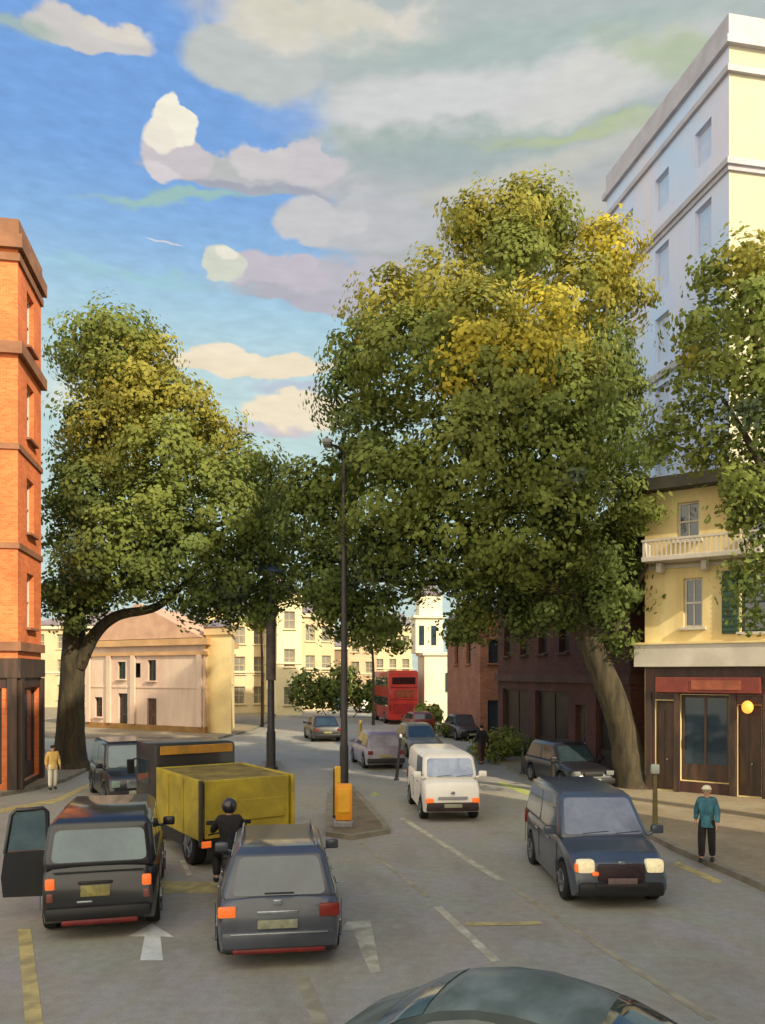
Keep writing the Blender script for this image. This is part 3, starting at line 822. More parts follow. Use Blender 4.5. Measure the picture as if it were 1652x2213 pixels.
far_block('terraced_house', 'cream terraced house with steep grey gable roof right behind the beige house', 496, 580, 78, 9.6, FARCREAM, 3, 2, roof=hip_roof(SLATE, 3.0, 0.3, 0.15, [(0.7, 0.3, 1.4, BROWNT)]), dD=2)
far_block('terraced_house', 'tall bright cream house between the two lamp posts', 598, 652, 76, 11.6, mat('bright_cream_render', (226, 210, 168), 0.9, 0.08, 0.5), 3, 1, roof=hip_roof(SLATE, 2.0, 0.2, 0.3, [(0.3, 0.3, 1.6, FARCREAM)]), dD=1)
far_block('terraced_house', 'ochre house with stepped roof behind the dark shrubbery in the distance', 652, 722, 86, 10.5, mat('ochre_render', (204, 182, 144), 0.9, 0.1, 0.5), 3, 2, dD=2)
far_block('distant_house', 'pinkish cream house glimpsed under the trees right of the tall lamp post', 752, 812, 98, 9.2, mat('pink_cream_render', (214, 180, 146), 0.9, 0.1, 0.5), 3, 2)
far_block('distant_house', 'low brown house at the far end of the road behind the bus', 690, 760, 120, 8.0, mat('brown_render', (140, 116, 92), 0.9, 0.1, 0.5), 2, 2)
far_block('distant_house', 'long pale house closing the street beyond the red bus', 806, 890, 118, 11.0, mat('pale_far_render', (206, 190, 150), 0.9, 0.1, 0.5), 3, 3)
far_block('distant_house', 'grey cream house beside the white tower in the distance', 985, 1050, 78, 6.0, mat('grey_cream_render', (196, 188, 170), 0.9, 0.1, 0.5), 2, 3, roof=hip_roof(SLATE, 1.0, 0.2, 0.5))
far_block('distant_house', 'wide cream house far behind the beige house and tree trunk', 60, 500, 92, 9.5, mat('dim_cream_render', (206, 184, 146), 0.9, 0.1, 0.5), 3, 9)

# --- white stepped tower
tw = thing('white_tower', 'bright white stepped tower rising behind the red bus', 'tower', (*XD(940, 66), 0))
c = Vector(XD(948, 66)); c2 = Vector(XD(922, 67)); c3 = Vector(XD(926, 67))
m_ = MB(); m_.box((c.x, c.y, 2.7), (3.0, 3.2, 5.4), 0.12, bev=0.05); m_.build('base', WHITEW, tw, world=True)
m_ = MB(); m_.box((c.x, c.y, 5.55), (3.3, 3.5, 0.26), 0.12, bev=0.04); m_.box((c2.x, c2.y, 8.62), (2.7, 2.7, 0.22), 0.12, bev=0.04); m_.build('cornice', WHITEW, tw, world=True)
m_ = MB(); m_.box((c2.x, c2.y, 7.1), (2.3, 2.3, 2.9), 0.12, bev=0.04); sh = m_.build('shaft', WHITEW, tw, world=True)
for a_, b_ in ((-0.5, 7.1), (0.5, 7.1)):
    k = MB(); k.box((c2.x + a_, c2.y - 1.14 - a_ * -0.12, b_), (0.42, 0.12, 1.6), 0.12); k.build('window', WGLASS, sh, world=True)
m_ = MB(); m_.box((c3.x, c3.y, 9.6), (1.9, 1.9, 1.76), 0.12, bev=0.05); m_.build('belfry', WHITEW, tw, world=True)
m_ = MB(); m_.add([(c3.x - 1.1, c3.y - 1.1, 10.45), (c3.x + 1.1, c3.y - 1.1, 10.45), (c3.x + 1.1, c3.y + 1.1, 10.45), (c3.x - 1.1, c3.y + 1.1, 10.45), (c3.x, c3.y, 12.0)], [(0, 1, 4), (1, 2, 4), (2, 3, 4), (3, 0, 4), (3, 2, 1, 0)])
m_.build('roof', SLATE, tw, world=True)
for a_ in (-0.7, 0.7):
    k = MB(); k.box((c.x + a_, c.y - 1.6, 3.3), (0.5, 0.12, 1.5), 0.12); k.build('window', WGLASS, tw, world=True)

# --- added unseen block on the right, shaped to throw shade over the near road
building('shade_block', 'added unseen brick block on the right, placed to shade the near road', [(13.5, -30), (18.2, -30), (18.2, 9.0), (13.5, 9.0)], 26.5, 0, REDBRICK,
         {3: grid(39, 1.5, 1.3, 1.6, [1.0, 5.0, 9.0, 13.0, 17.0], 2.2)[:70]}, bands=[(21.8, 22.2, 0.3, BROWNT)], roof=parapet_roof(REDBRICK, 0.8), wcol=WFR)


# ------------------------------------------------------------------ trees
GREENS = {'g': (0.172, 0.208, 0.048), 'd': (0.124, 0.162, 0.044), 'b': (0.104, 0.135, 0.080), 'y': (0.52, 0.440, 0.060), 'o': (0.305, 0.280, 0.052), 'l': (0.20, 0.228, 0.052)}  # yellow and ochre mix autumn leaf colour with painted sunlight
BARK = mat('bark', (76, 66, 46), 0.9, 0.35, 2.6, c2=(46, 42, 30), bump=0.6, stretch=(2, 2, 0.4))


def leaves(lobes, n_per_m2, size, seed, name, parent, flat=1.0, clump=0.62):
    """lobes: (centre, (rx,ry,rz), tint).  Leaves sit in clumps over each lobe's outer shell and some inside."""
    r = np.random.default_rng(seed); P = []; C = []; NN = []
    for (c, rad, t) in lobes:
        rad = np.array(rad); area = 4 * PI * float(np.mean(rad)) ** 2
        nc = max(8, int(area * 1.15 / clump ** 2 * 0.5)); d = r.normal(size=(nc, 3)); d /= np.linalg.norm(d, axis=1)[:, None]
        rr = r.uniform(0.70, 1.08, nc) ** 1.0
        cc = np.array(c) + d * rad * rr[:, None]
        crad = clump * r.uniform(0.6, 1.25, nc); ctint = r.uniform(0.82, 1.18, nc)
        k = int(area * n_per_m2 / nc) + 1
        off = r.normal(size=(nc, k, 3)); off /= (np.linalg.norm(off, axis=2)[:, :, None] + 1e-6)
        off *= (r.uniform(0.15, 1, (nc, k, 1)) ** 0.45)
        off[:, :, 2] *= 0.75
        pts = cc[:, None, :] + off * crad[:, None, None]
        nn = off * 0.55 + d[:, None, :] * 1.0 + r.normal(size=off.shape) * 0.28
        base = np.array(GREENS[t])
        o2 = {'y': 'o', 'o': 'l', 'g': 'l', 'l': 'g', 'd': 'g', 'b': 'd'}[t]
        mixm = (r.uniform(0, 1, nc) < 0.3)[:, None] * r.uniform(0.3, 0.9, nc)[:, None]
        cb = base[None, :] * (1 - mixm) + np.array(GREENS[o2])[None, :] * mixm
        col_ = cb[:, None, :] * ctint[:, None, None] * r.uniform(0.85, 1.18, (nc, k, 1))
        P.append(pts.reshape(-1, 3)); NN.append(nn.reshape(-1, 3)); C.append(col_.reshape(-1, 3))
        # core leaves
        ki = int(area * n_per_m2 * 0.25); di = r.normal(size=(ki, 3)); di /= np.linalg.norm(di, axis=1)[:, None]
        P.append(np.array(c) + di * rad * (r.uniform(0.35, 0.85, (ki, 1)))); NN.append(di + r.normal(size=di.shape) * 0.6); C.append(np.tile(base, (ki, 1)) * r.uniform(0.7, 1.2, (ki, 1)))
    P = np.concatenate(P); NN = np.concatenate(NN); C = np.concatenate(C); n = len(P)
    NN /= np.linalg.norm(NN, axis=1)[:, None]
    a = np.cross(NN, r.normal(size=NN.shape)); a /= np.linalg.norm(a, axis=1)[:, None]; b = np.cross(NN, a)
    s = size * r.uniform(0.6, 1.35, n)[:, None]
    V = np.stack([P - a * s * 0.55, P - b * s * 0.42 + a * s * 0.05, P + a * s * 0.6, P + b * s * 0.42 + a * s * 0.05], 1).reshape(-1, 3)
    if parent:
        inv = np.array(rootinv(parent)); V = V @ inv[:3, :3].T + inv[:3, 3]
    me = bpy.data.meshes.new(name); me.vertices.add(4 * n); me.vertices.foreach_set('co', V.ravel().astype(np.float32))
    me.loops.add(4 * n); me.loops.foreach_set('vertex_index', np.arange(4 * n, dtype=np.int32))
    me.polygons.add(n); me.polygons.foreach_set('loop_start', np.arange(0, 4 * n, 4, dtype=np.int32)); me.polygons.foreach_set('loop_total', np.full(n, 4, dtype=np.int32))
    at = me.color_attributes.new('tint', 'FLOAT_COLOR', 'POINT')
    cc = np.concatenate([np.repeat(C, 4, axis=0), np.ones((4 * n, 1))], 1); at.data.foreach_set('color', cc.ravel().astype(np.float32))
    me.update(); me.validate()
    return link_mesh(name, me, LEAF, parent)


def lobe(px, py, rp, D, t, sx=1.0, sz=1.0):
    p = P3(px, py, D); r_ = rp / F * D
    return (tuple(p), (r_ * sx, r_ * 0.95, r_ * sz), t)


def smooth_path(pts, rads, n=6):
    out, ro = [], []
    pts = [Vector(p) for p in pts]
    for i in range(len(pts) - 1):
        p0, p1, p2, p3 = pts[max(i - 1, 0)], pts[i], pts[i + 1], pts[min(i + 2, len(pts) - 1)]
        for k in range(n):
            t = k / n
            out.append(0.5 * ((2 * p1) + (-p0 + p2) * t + (2 * p0 - 5 * p1 + 4 * p2 - p3) * t * t + (-p0 + 3 * p1 - 3 * p2 + p3) * t ** 3))
            ro.append(rads[i] * (1 - t) + rads[i + 1] * t)
    out.append(pts[-1]); ro.append(rads[-1])
    return out, ro


def tree(label, base, trunk, limbs, lobes, dens, size, seed, name='plane_tree', group=None, clump=0.62, cat='tree', barkm=None):
    root = thing(name, label, cat, (base[0], base[1], 0), 0, group)
    m = MB(); rnd = random.Random(seed)
    for path, rads in [trunk] + limbs:
        p, r_ = smooth_path(path, rads)
        r_ = [x * rnd.uniform(0.97, 1.03) for x in r_]
        if path is trunk[0] and rads[0] > 0.3:      # root flare
            b_ = Vector(path[0]); dv = (Vector(path[1]) - b_); dv /= dv.z; r0_ = rads[0]
            keep = [k for k, q in enumerate(p) if q.z > b_.z + 1.25]
            p = [b_ + Vector((0, 0, -0.1)), b_ + dv * 0.10, b_ + dv * 0.32, b_ + dv * 0.7, b_ + dv * 1.1] + [p[k] for k in keep]
            r_ = [r0_ * 1.6, r0_ * 1.38, r0_ * 1.18, r0_ * 1.06, r0_ * 1.0] + [r_[k] for k in keep]
        m.tube(p, r_, 16)
    m.build('trunk', barkm or BARK, root, world=True, smooth=60)
    leaves(lobes, dens, size, seed, 'crown', root, clump=clump)
    return root


# the big leaning tree on the right pavement
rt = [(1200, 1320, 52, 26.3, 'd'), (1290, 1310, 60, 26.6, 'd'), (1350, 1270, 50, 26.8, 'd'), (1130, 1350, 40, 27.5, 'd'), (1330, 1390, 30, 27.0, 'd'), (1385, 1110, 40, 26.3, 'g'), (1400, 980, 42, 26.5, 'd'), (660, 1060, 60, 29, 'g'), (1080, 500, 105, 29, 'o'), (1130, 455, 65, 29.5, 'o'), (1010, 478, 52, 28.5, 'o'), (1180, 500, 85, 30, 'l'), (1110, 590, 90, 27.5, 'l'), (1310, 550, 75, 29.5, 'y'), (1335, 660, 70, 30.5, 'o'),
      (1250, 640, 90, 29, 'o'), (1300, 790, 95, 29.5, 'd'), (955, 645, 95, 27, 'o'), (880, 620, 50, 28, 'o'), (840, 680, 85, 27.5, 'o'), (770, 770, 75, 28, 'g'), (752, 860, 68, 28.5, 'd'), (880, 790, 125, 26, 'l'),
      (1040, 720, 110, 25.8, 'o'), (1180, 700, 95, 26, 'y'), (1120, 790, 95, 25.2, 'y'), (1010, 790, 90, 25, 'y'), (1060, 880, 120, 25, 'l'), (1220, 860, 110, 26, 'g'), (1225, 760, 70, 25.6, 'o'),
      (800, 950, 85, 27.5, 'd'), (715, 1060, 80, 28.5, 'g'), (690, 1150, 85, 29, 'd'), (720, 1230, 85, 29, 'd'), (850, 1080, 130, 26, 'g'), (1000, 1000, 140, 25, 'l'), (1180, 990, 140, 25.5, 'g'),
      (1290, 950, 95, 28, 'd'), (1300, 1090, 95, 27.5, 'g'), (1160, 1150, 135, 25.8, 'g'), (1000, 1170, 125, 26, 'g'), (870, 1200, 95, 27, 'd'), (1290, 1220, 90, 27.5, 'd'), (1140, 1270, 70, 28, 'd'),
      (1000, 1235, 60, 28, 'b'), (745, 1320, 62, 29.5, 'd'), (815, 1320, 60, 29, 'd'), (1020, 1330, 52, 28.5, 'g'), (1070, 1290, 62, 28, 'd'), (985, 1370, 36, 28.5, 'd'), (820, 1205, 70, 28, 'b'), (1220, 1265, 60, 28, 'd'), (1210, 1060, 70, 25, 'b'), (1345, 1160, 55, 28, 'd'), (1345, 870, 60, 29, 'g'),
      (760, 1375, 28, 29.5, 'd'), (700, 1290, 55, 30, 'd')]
b0 = Vector((*XD(1372, 27.6), 0.1))
tree('huge leaning plane tree with crown yellowed by autumn and painted sunlight on the right pavement', b0,
     ([b0, P3(1340, 1560, 27.5), P3(1288, 1420, 27.3), P3(1235, 1300, 27.2), P3(1205, 1150, 27.2), P3(1190, 1020, 27.3)], [0.56, 0.48, 0.43, 0.38, 0.30, 0.2]),
     [([P3(1240, 1310, 27.2), P3(1130, 1220, 27), P3(1000, 1130, 26.8), P3(900, 1000, 26.8)], [0.30, 0.24, 0.16, 0.06]),
      ([P3(1210, 1180, 27.2), P3(1270, 1050, 27.6), P3(1300, 880, 28.2), P3(1310, 640, 29)], [0.26, 0.2, 0.14, 0.05]),
      ([P3(1190, 1030, 27.3), P3(1150, 860, 27.4), P3(1110, 680, 28), P3(1090, 520, 28.6)], [0.22, 0.17, 0.11, 0.04]),
      ([P3(1130, 1220, 27), P3(1000, 1250, 27.6), P3(860, 1260, 28), P3(740, 1220, 28.6)], [0.17, 0.13, 0.09, 0.04]),
      ([P3(1300, 1450, 27.3), P3(1340, 1330, 27.0), P3(1400, 1220, 26.6)], [0.20, 0.12, 0.05])],
     [lobe(*a) for a in rt], 88, 0.155, 11)

# the tree on the left pavement
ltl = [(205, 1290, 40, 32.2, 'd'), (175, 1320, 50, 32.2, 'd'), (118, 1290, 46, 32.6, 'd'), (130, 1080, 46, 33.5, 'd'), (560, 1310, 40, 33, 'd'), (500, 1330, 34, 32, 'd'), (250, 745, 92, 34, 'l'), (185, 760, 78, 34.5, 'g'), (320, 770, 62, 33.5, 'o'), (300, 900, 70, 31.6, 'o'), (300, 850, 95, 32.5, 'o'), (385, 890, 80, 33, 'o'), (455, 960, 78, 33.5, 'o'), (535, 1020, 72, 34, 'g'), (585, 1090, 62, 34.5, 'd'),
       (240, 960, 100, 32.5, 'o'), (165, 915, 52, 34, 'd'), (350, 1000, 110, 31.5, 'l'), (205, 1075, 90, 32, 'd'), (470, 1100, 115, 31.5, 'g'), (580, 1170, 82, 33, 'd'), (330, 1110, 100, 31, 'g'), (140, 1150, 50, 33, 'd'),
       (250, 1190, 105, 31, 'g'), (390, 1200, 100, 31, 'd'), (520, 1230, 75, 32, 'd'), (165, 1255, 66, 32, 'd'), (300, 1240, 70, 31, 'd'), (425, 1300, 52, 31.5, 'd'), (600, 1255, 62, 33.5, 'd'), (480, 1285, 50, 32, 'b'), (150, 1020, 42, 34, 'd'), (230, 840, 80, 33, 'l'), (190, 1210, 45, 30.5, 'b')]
b1 = Vector((*XD(150, 33.2), 0.12))
tree('big rounded plane tree at the left corner in front of the beige house', b1,
     ([b1, P3(152, 1560, 33.2), P3(158, 1420, 33.2), P3(165, 1300, 33.1), P3(190, 1150, 33)], [0.60, 0.54, 0.48, 0.4, 0.26]),
     [([P3(170, 1440, 33.1), P3(205, 1370, 32.8), P3(255, 1330, 32.5), P3(340, 1310, 32.2), P3(420, 1240, 32)], [0.30, 0.25, 0.21, 0.16, 0.08]),
      ([P3(165, 1320, 33.1), P3(240, 1200, 32.6), P3(330, 1060, 32.5), P3(380, 920, 33)], [0.34, 0.26, 0.17, 0.07]),
      ([P3(190, 1160, 33), P3(210, 980, 33.2), P3(240, 800, 33.8)], [0.28, 0.18, 0.06]),
      ([P3(240, 1200, 32.6), P3(400, 1150, 32.3), P3(540, 1120, 33)], [0.2, 0.14, 0.06])],
     [lobe(*a) for a in ltl], 70, 0.165, 21)

# tree on the near right pavement, its trunk just out of frame
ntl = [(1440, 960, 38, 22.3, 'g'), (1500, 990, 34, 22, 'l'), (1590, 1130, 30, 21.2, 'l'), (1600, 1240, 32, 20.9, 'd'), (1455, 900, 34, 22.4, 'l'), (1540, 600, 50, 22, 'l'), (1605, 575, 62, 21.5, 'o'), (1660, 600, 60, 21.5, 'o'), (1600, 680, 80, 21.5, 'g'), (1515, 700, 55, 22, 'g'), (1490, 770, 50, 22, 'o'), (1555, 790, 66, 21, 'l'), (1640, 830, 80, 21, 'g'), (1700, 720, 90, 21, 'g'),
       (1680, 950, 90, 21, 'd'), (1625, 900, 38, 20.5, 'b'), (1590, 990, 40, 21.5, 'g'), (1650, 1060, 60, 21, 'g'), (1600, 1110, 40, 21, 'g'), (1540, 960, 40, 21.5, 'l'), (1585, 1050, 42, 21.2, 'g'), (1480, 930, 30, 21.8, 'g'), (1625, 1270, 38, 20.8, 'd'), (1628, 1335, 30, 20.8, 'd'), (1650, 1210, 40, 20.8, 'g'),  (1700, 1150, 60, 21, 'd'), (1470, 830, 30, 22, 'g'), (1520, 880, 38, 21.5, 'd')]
b2 = Vector((*XD(1730, 21), 0.12))
tree('green tree leaning in from the right edge above the shop building', b2,
     ([b2, P3(1735, 1400, 21), P3(1700, 1150, 21), P3(1670, 950, 21.2), P3(1640, 800, 21.4), P3(1620, 660, 21.5)], [0.32, 0.28, 0.24, 0.18, 0.12, 0.04]),
     [([P3(1690, 1100, 21), P3(1620, 960, 21), P3(1560, 860, 21.3)], [0.12, 0.09, 0.04])], [lobe(*a) for a in ntl], 66, 0.15, 31)


def bush(label, px, D, w, h, t, seed, z0=0.1, name='shrub', group=None, py=None):
    x, y = XD(px, D); root = thing(name, label, 'shrub', (x, y, z0), 0, group); r_ = random.Random(seed); lb = []
    k = max(3, int(w / h * 2.5))
    for i in range(k):
        xx = x + (i / (k - 1) - 0.5) * w * 0.85; hh = h * r_.uniform(0.34, 0.5)
        lb.append(((xx, y + r_.uniform(-.3, .3), z0 + hh * r_.uniform(0.95, 1.2)), (w / k * 0.85 + 0.12, 0.6 * h ** 0.5, hh), t))
    m = MB()
    for c, _, _ in lb: m.tube([(x + (c[0] - x) * 0.4, y, z0 - 0.05), (c[0], c[1], c[2])], [0.05, 0.02], 6)
    m.build('trunk', BARK, root, world=True)
    leaves(lb, 30 if D > 50 else 60, 0.3 if D > 50 else 0.15, seed, 'crown', root, clump=0.35)
    return root


bush('dark dense shrubbery in front of the ochre house far off', 735, 72, 6.6, 4.6, 'd', 5, name='tall_shrub')
bush('low green shrub on the corner right of the distant white tower base', 926, 58, 1.2, 1.9, 'l', 6)
bush('dark low hedge behind the parked cars beside the brick house', 1010, 50, 3.4, 1.2, 'd', 7)
bush('grey green shrub at the kerb right of the white van', 1068, 36, 1.4, 1.5, 'l', 8)
bush('rounded dark green shrub beneath the brick terrace windows', 1130, 38, 1.6, 0.8, 'd', 9)
tree('slim young tree with thin crown beside the distant houses under the left canopy', XD(560, 60),
     ([Vector((*XD(566, 60), 0)), P3(566, 1440, 60), P3(562, 1330, 60)], [0.13, 0.1, 0.05]), [], [lobe(560, 1310, 34, 60, 'd'), lobe(580, 1345, 22, 60, 'g'), lobe(545, 1340, 22, 60, 'g')], 26, 0.3, 41, name='young_tree')
tree('small tree with drooping light crown in front of the bus and tower', XD(800, 62),
     ([Vector((*XD(806, 62), 0)), P3(806, 1440, 62), P3(800, 1370, 62)], [0.13, 0.1, 0.05]), [], [lobe(800, 1375, 34, 62, 'g'), lobe(835, 1360, 34, 62, 'l'), lobe(860, 1395, 22, 62, 'l')], 26, 0.3, 43, name='young_tree')


# ------------------------------------------------------------------ vehicles
def interp(prof, y):
    if y <= prof[0][0]: return prof[0][1]
    for (a, za), (b, zb) in zip(prof[:-1], prof[1:]):
        if y <= b: return za + (zb - za) * (y - a) / (b - a)
    return prof[-1][1]


def lower_body(L, W, prof, zb, wys, wr, taper=0.10, crown=0.03, shoulder=0.07):
    ys = sorted(set([round(-L / 2 + L * i / 56, 3) for i in range(57)])); m = MB(); vs = []; ns = 17
    Ra = wr + 0.07
    for y in ys:
        t = abs(2 * y / L); w = W / 2 * (1 - taper * t ** 7); zt = interp(prof, y); bl = zb + 0.10 * max(0, (t - 0.93) / 0.07)
        for wy in wys:
            if abs(y - wy) < Ra: bl = max(bl, wr + math.sqrt(Ra * Ra - (y - wy) ** 2))
        bl = min(bl, zt - 0.2)
        zq = lambda f: max(bl + 0.015 * (1 + 8 * f), zb + f * (zt - zb)) if bl < zt - 0.1 else zt - 0.05
        half = [(0, zt + crown), (0.45 * w, zt + crown * 0.85), (0.82 * w, zt + crown * 0.2), (0.94 * w, zt - shoulder * 0.5), (0.985 * w, zt - shoulder * 1.6), (1.0 * w, min(zt - shoulder * 1.7, zq(0.6))), (1.0 * w, min(zt - shoulder * 1.8, zq(0.35))), (0.965 * w, bl), (0.4 * w, bl)]
        ring = [(x, y, z) for x, z in half] + [(-x, y, z) for x, z in half[:0:-1]]
        vs += ring; ns = len(ring)
    n = len(ys); fs = []
    for i in range(n - 1):
        for k in range(ns): fs.append((i * ns + k, (i + 1) * ns + k, (i + 1) * ns + (k + 1) % ns, i * ns + (k + 1) % ns))
    fs += [list(range(ns)), [(n - 1) * ns + k for k in range(ns)][::-1]]
    return m.add(vs, fs)


def rpanel(mb, q, ins, r=0.05, off=0.008, mi=0):
    """rounded pane lying on the quad q (bl, br, tr, tl seen from outside), inset (l, r, b, t) in metres"""
    q = [Vector(p) for p in q]
    wid = ((q[1] - q[0]).length + (q[2] - q[3]).length) / 2; hei = ((q[3] - q[0]).length + (q[2] - q[1]).length) / 2
    u0, u1, v0, v1 = ins[0] / wid, 1 - ins[1] / wid, ins[2] / hei, 1 - ins[3] / hei
    ru, rv = min(r / wid, (u1 - u0) / 2.1), min(r / hei, (v1 - v0) / 2.1); uv = []
    for cx_, cy_, a0 in ((u0 + ru, v0 + rv, 180), (u1 - ru, v0 + rv, 270), (u1 - ru, v1 - rv, 0), (u0 + ru, v1 - rv, 90)):
        for k in range(4):
            a = R(a0 + 30 * k); uv.append((cx_ + ru * math.cos(a), cy_ + rv * math.sin(a)))
    nrm = (q[1] - q[0]).cross(q[3] - q[0]).normalized()
    pos = [(q[0] * (1 - u) + q[1] * u) * (1 - v) + (q[3] * (1 - u) + q[2] * u) * v for u, v in uv]
    n = len(pos); mb.add([p + nrm * off for p in pos] + [p - nrm * 0.02 for p in pos], [list(range(n))] + [(i, n + i, n + (i + 1) % n, (i + 1) % n) for i in range(n)], mi)
    return mb


def wheel(root, x, y, r, w=0.2, side=1):
    m = MB(); m.tube([(x - w / 2, y, r), (x - w / 2 + 0.03, y, r), (x + w / 2 - 0.03, y, r), (x + w / 2, y, r)], [r * 0.93, r, r, r * 0.93], 28)
    wh = m.build('wheel', TYRE, root, smooth=35)
    k = MB(); xo = x + side * (w / 2 + 0.006)
    k.tube([(xo - side * 0.05, y, r), (xo, y, r)], [r * 0.66, r * 0.62], 24)
    for i in range(5):
        a = 2 * PI * i / 5; k.tube([(xo + side * 0.008, y, r), (xo + side * 0.008, y + math.cos(a) * r * 0.58, r + math.sin(a) * r * 0.58)], 0.025, 6)
    k.build('rim', RIM, wh, smooth=35)


def make_car(name, label, cat, loc, yaw, L, W, H, zb, prof, belt, gh, wr, wys, paint, glass=GLASS, rearglass=None, frontglass=None, group=None, rear=None, front=None, nside=2, bev=0.07, taper=0.1, doors=True, detail=True, panel_side=False, mirrors=True, rails=None, wt_in=0.0):
    """gh = (rear base y, front base y, rear top y, front top y, half width base, half width top)"""
    root = thing(name, label, cat, loc, yaw, group)
    body = lower_body(L, W, prof, zb, wys, wr, taper).build('body', paint, root, smooth=40, fix=True)
    yr0, yf0, yr1, yf1, wb, wt = gh; z0 = belt - 0.06; z1 = H
    V = [(-wb, yr0, z0), (wb, yr0, z0), (wb, yf0, z0), (-wb, yf0, z0), (-wt, yr1, z1), (wt, yr1, z1), (wt, yf1, z1), (-wt, yf1, z1)]
    bm = bmesh.new(); bv = [bm.verts.new(v) for v in V]
    for f in [(3, 2, 1, 0), (4, 5, 6, 7), (0, 1, 5, 4), (1, 2, 6, 5), (2, 3, 7, 6), (3, 0, 4, 7)]: bm.faces.new([bv[i] for i in f])
    bmesh.ops.bevel(bm, geom=bm.edges[:], offset=bev, segments=4, affect='EDGES', profile=0.5)
    # a slight crown on the roof
    for v in bm.verts:
        if v.co.z > z1 - 1e-3: v.co.z += 0.03
    bmesh.ops.recalc_face_normals(bm, faces=bm.faces[:])
    me = bpy.data.meshes.new('cabin'); bm.to_mesh(me); bm.free(); link_mesh('cabin', me, paint, root, 40)
    fr = V[3], V[2], V[6], V[7]; rq = [V[0], V[1], V[5], V[4]]; fq = [V[2], V[3], V[7], V[6]]
    lo = 0.10
    m = MB(); rpanel(m, rq, rear.get('win', (0.13, 0.13, lo + 0.02, 0.12)) if rear else (0.13, 0.13, lo, 0.12), 0.08); m.build('rear_window', rearglass or glass, root)
    m = MB(); rpanel(m, fq, (0.10, 0.10, lo, 0.11), 0.08); m.build('windscreen', frontglass or glass, root)
    if front and detail:
        m = MB(); fz = [Vector(p) for p in fq]
        for s in (0.25, 0.6):
            a = fz[0].lerp(fz[1], s) + Vector((0, 0.03, 0.11)); m.tube([a, a + (fz[1] - fz[0]) * 0.28 + Vector((0, -0.02, 0.04))], 0.008, 5)
        m.build('wiper', BLACK, root)
    for s in (-1, 1):
        sq = [V[1], V[2], V[6], V[5]] if s == 1 else [V[3], V[0], V[4], V[7]]
        sq = [Vector(p) for p in sq]
        if panel_side:
            fs_ = [(0.62, 0.95)] if s == 1 else [(0.05, 0.38)]
        else:
            fs_ = [(0.06, 0.49), (0.52, 0.94)] if nside == 2 else [(0.05, 0.32), (0.345, 0.64), (0.665, 0.95)]
        for a, b in fs_:
            qq = [sq[0].lerp(sq[1], a), sq[0].lerp(sq[1], b), sq[3].lerp(sq[2], b), sq[3].lerp(sq[2], a)]
            m = MB(); rpanel(m, qq, (0.01, 0.01, lo, 0.10), 0.05); m.build('side_window', glass, root)
        for wy in wys: wheel(root, s * (W / 2 - 0.11), wy, wr, 0.21, s)
        if doors and detail:
            yy = (yr0 + yf0) / 2
            for dy in ((yr0 + 0.25), yy, yf0 - 0.12):
                m = MB(); m.box((s * (W / 2 + 0.001), dy, (zb + belt) / 2 + 0.02), (0.008, 0.012, (belt - zb) * 0.62)); m.build('door_seam', BLACK, root)
            for dy in (yy - 0.3, yf0 - 0.9):
                m = MB(); m.box((s * (W / 2 + 0.02), dy + 0.15, belt - 0.16), (0.03, 0.18, 0.03), bev=0.01); m.build('door_handle', CHROME if paint is not BLACK else BLACK, root)
        if mirrors:
            m = MB(); m.box((s * (wb + 0.14), yf0 - 0.12, belt + 0.10), (0.22, 0.12, 0.16), bev=0.04); m.tube([(s * (wb - 0.05), yf0 - 0.1, belt + 0.0), (s * (wb + 0.1), yf0 - 0.1, belt + 0.06)], 0.025, 6)
            m.build('wing_mirror', paint, root, smooth=50)
    if rails:
        for s in (-1, 1):
            m = MB(); p = [(s * (wt - 0.10), yr1 + 0.12, z1 + 0.02), (s * (wt - 0.10), yr1 + 0.25, z1 + 0.085), (s * (wt - 0.10), yf1 - 0.25, z1 + 0.085), (s * (wt - 0.10), yf1 - 0.12, z1 + 0.02)]
            m.tube(p, 0.018, 8); m.build('roof_rail', rails, root, smooth=50)
    for end, dct in ((-1, rear), (1, front)):
        if not dct: continue
        ye = end * L / 2
        for (nm, x, z, w, h, mm, *rest) in dct.get('parts', []):
            th = rest[0] if rest else 0.06; yo = rest[1] if len(rest) > 1 else 0.0; par = rest[2] if len(rest) > 2 else 0
            m = MB(); m.box((x, ye + end * (0.004 - th / 2 + 0.02 + yo), z), (w, th, h), bev=min(0.065, min(w, h, th) * 0.42)); m.build(nm, mm, root, smooth=50)
    return root


def sym(nm, x, z, w, h, m, *r): return [(nm, -x, z, w, h, m, *r), (nm, x, z, w, h, m, *r)]


def at(px, py): x, y = G(px, py); return (x, y, 0.0)


def ahead(loc, yaw, d):  # a point d metres forward of loc
    return (loc[0] - math.sin(yaw) * d, loc[1] + math.cos(yaw) * d, 0.0)


P_CAB = mat('black_cab_paint', (30, 31, 36), 0.32, 0.15, 1.2, c2=(22, 23, 28), coat=0.5)
P_GREY = mat('dark_grey_blue_paint', (70, 74, 84), 0.35, 0.15, 1.0, c2=(54, 58, 68), coat=0.5)
P_SUV = mat('slate_blue_paint', (66, 74, 86), 0.33, 0.18, 0.9, c2=(52, 60, 72), coat=0.5)
P_WHITE = mat('white_van_paint', (232, 226, 216), 0.4, 0.06, 1.0, coat=0.3)
P_PURPLE = mat('pale_mauve_paint', (150, 144, 156), 0.4, 0.15, 1.0, c2=(112, 98, 122), coat=0.4)
P_DARK = mat('near_black_paint', (34, 32, 36), 0.4, 0.2, 1.0, coat=0.4)
P_RED = mat('dark_red_paint', (110, 34, 36), 0.4, 0.2, 1.0, coat=0.4)
P_OLIVE = mat('olive_grey_paint', (124, 120, 84), 0.4, 0.2, 1.0, c2=(96, 92, 80), coat=0.3)
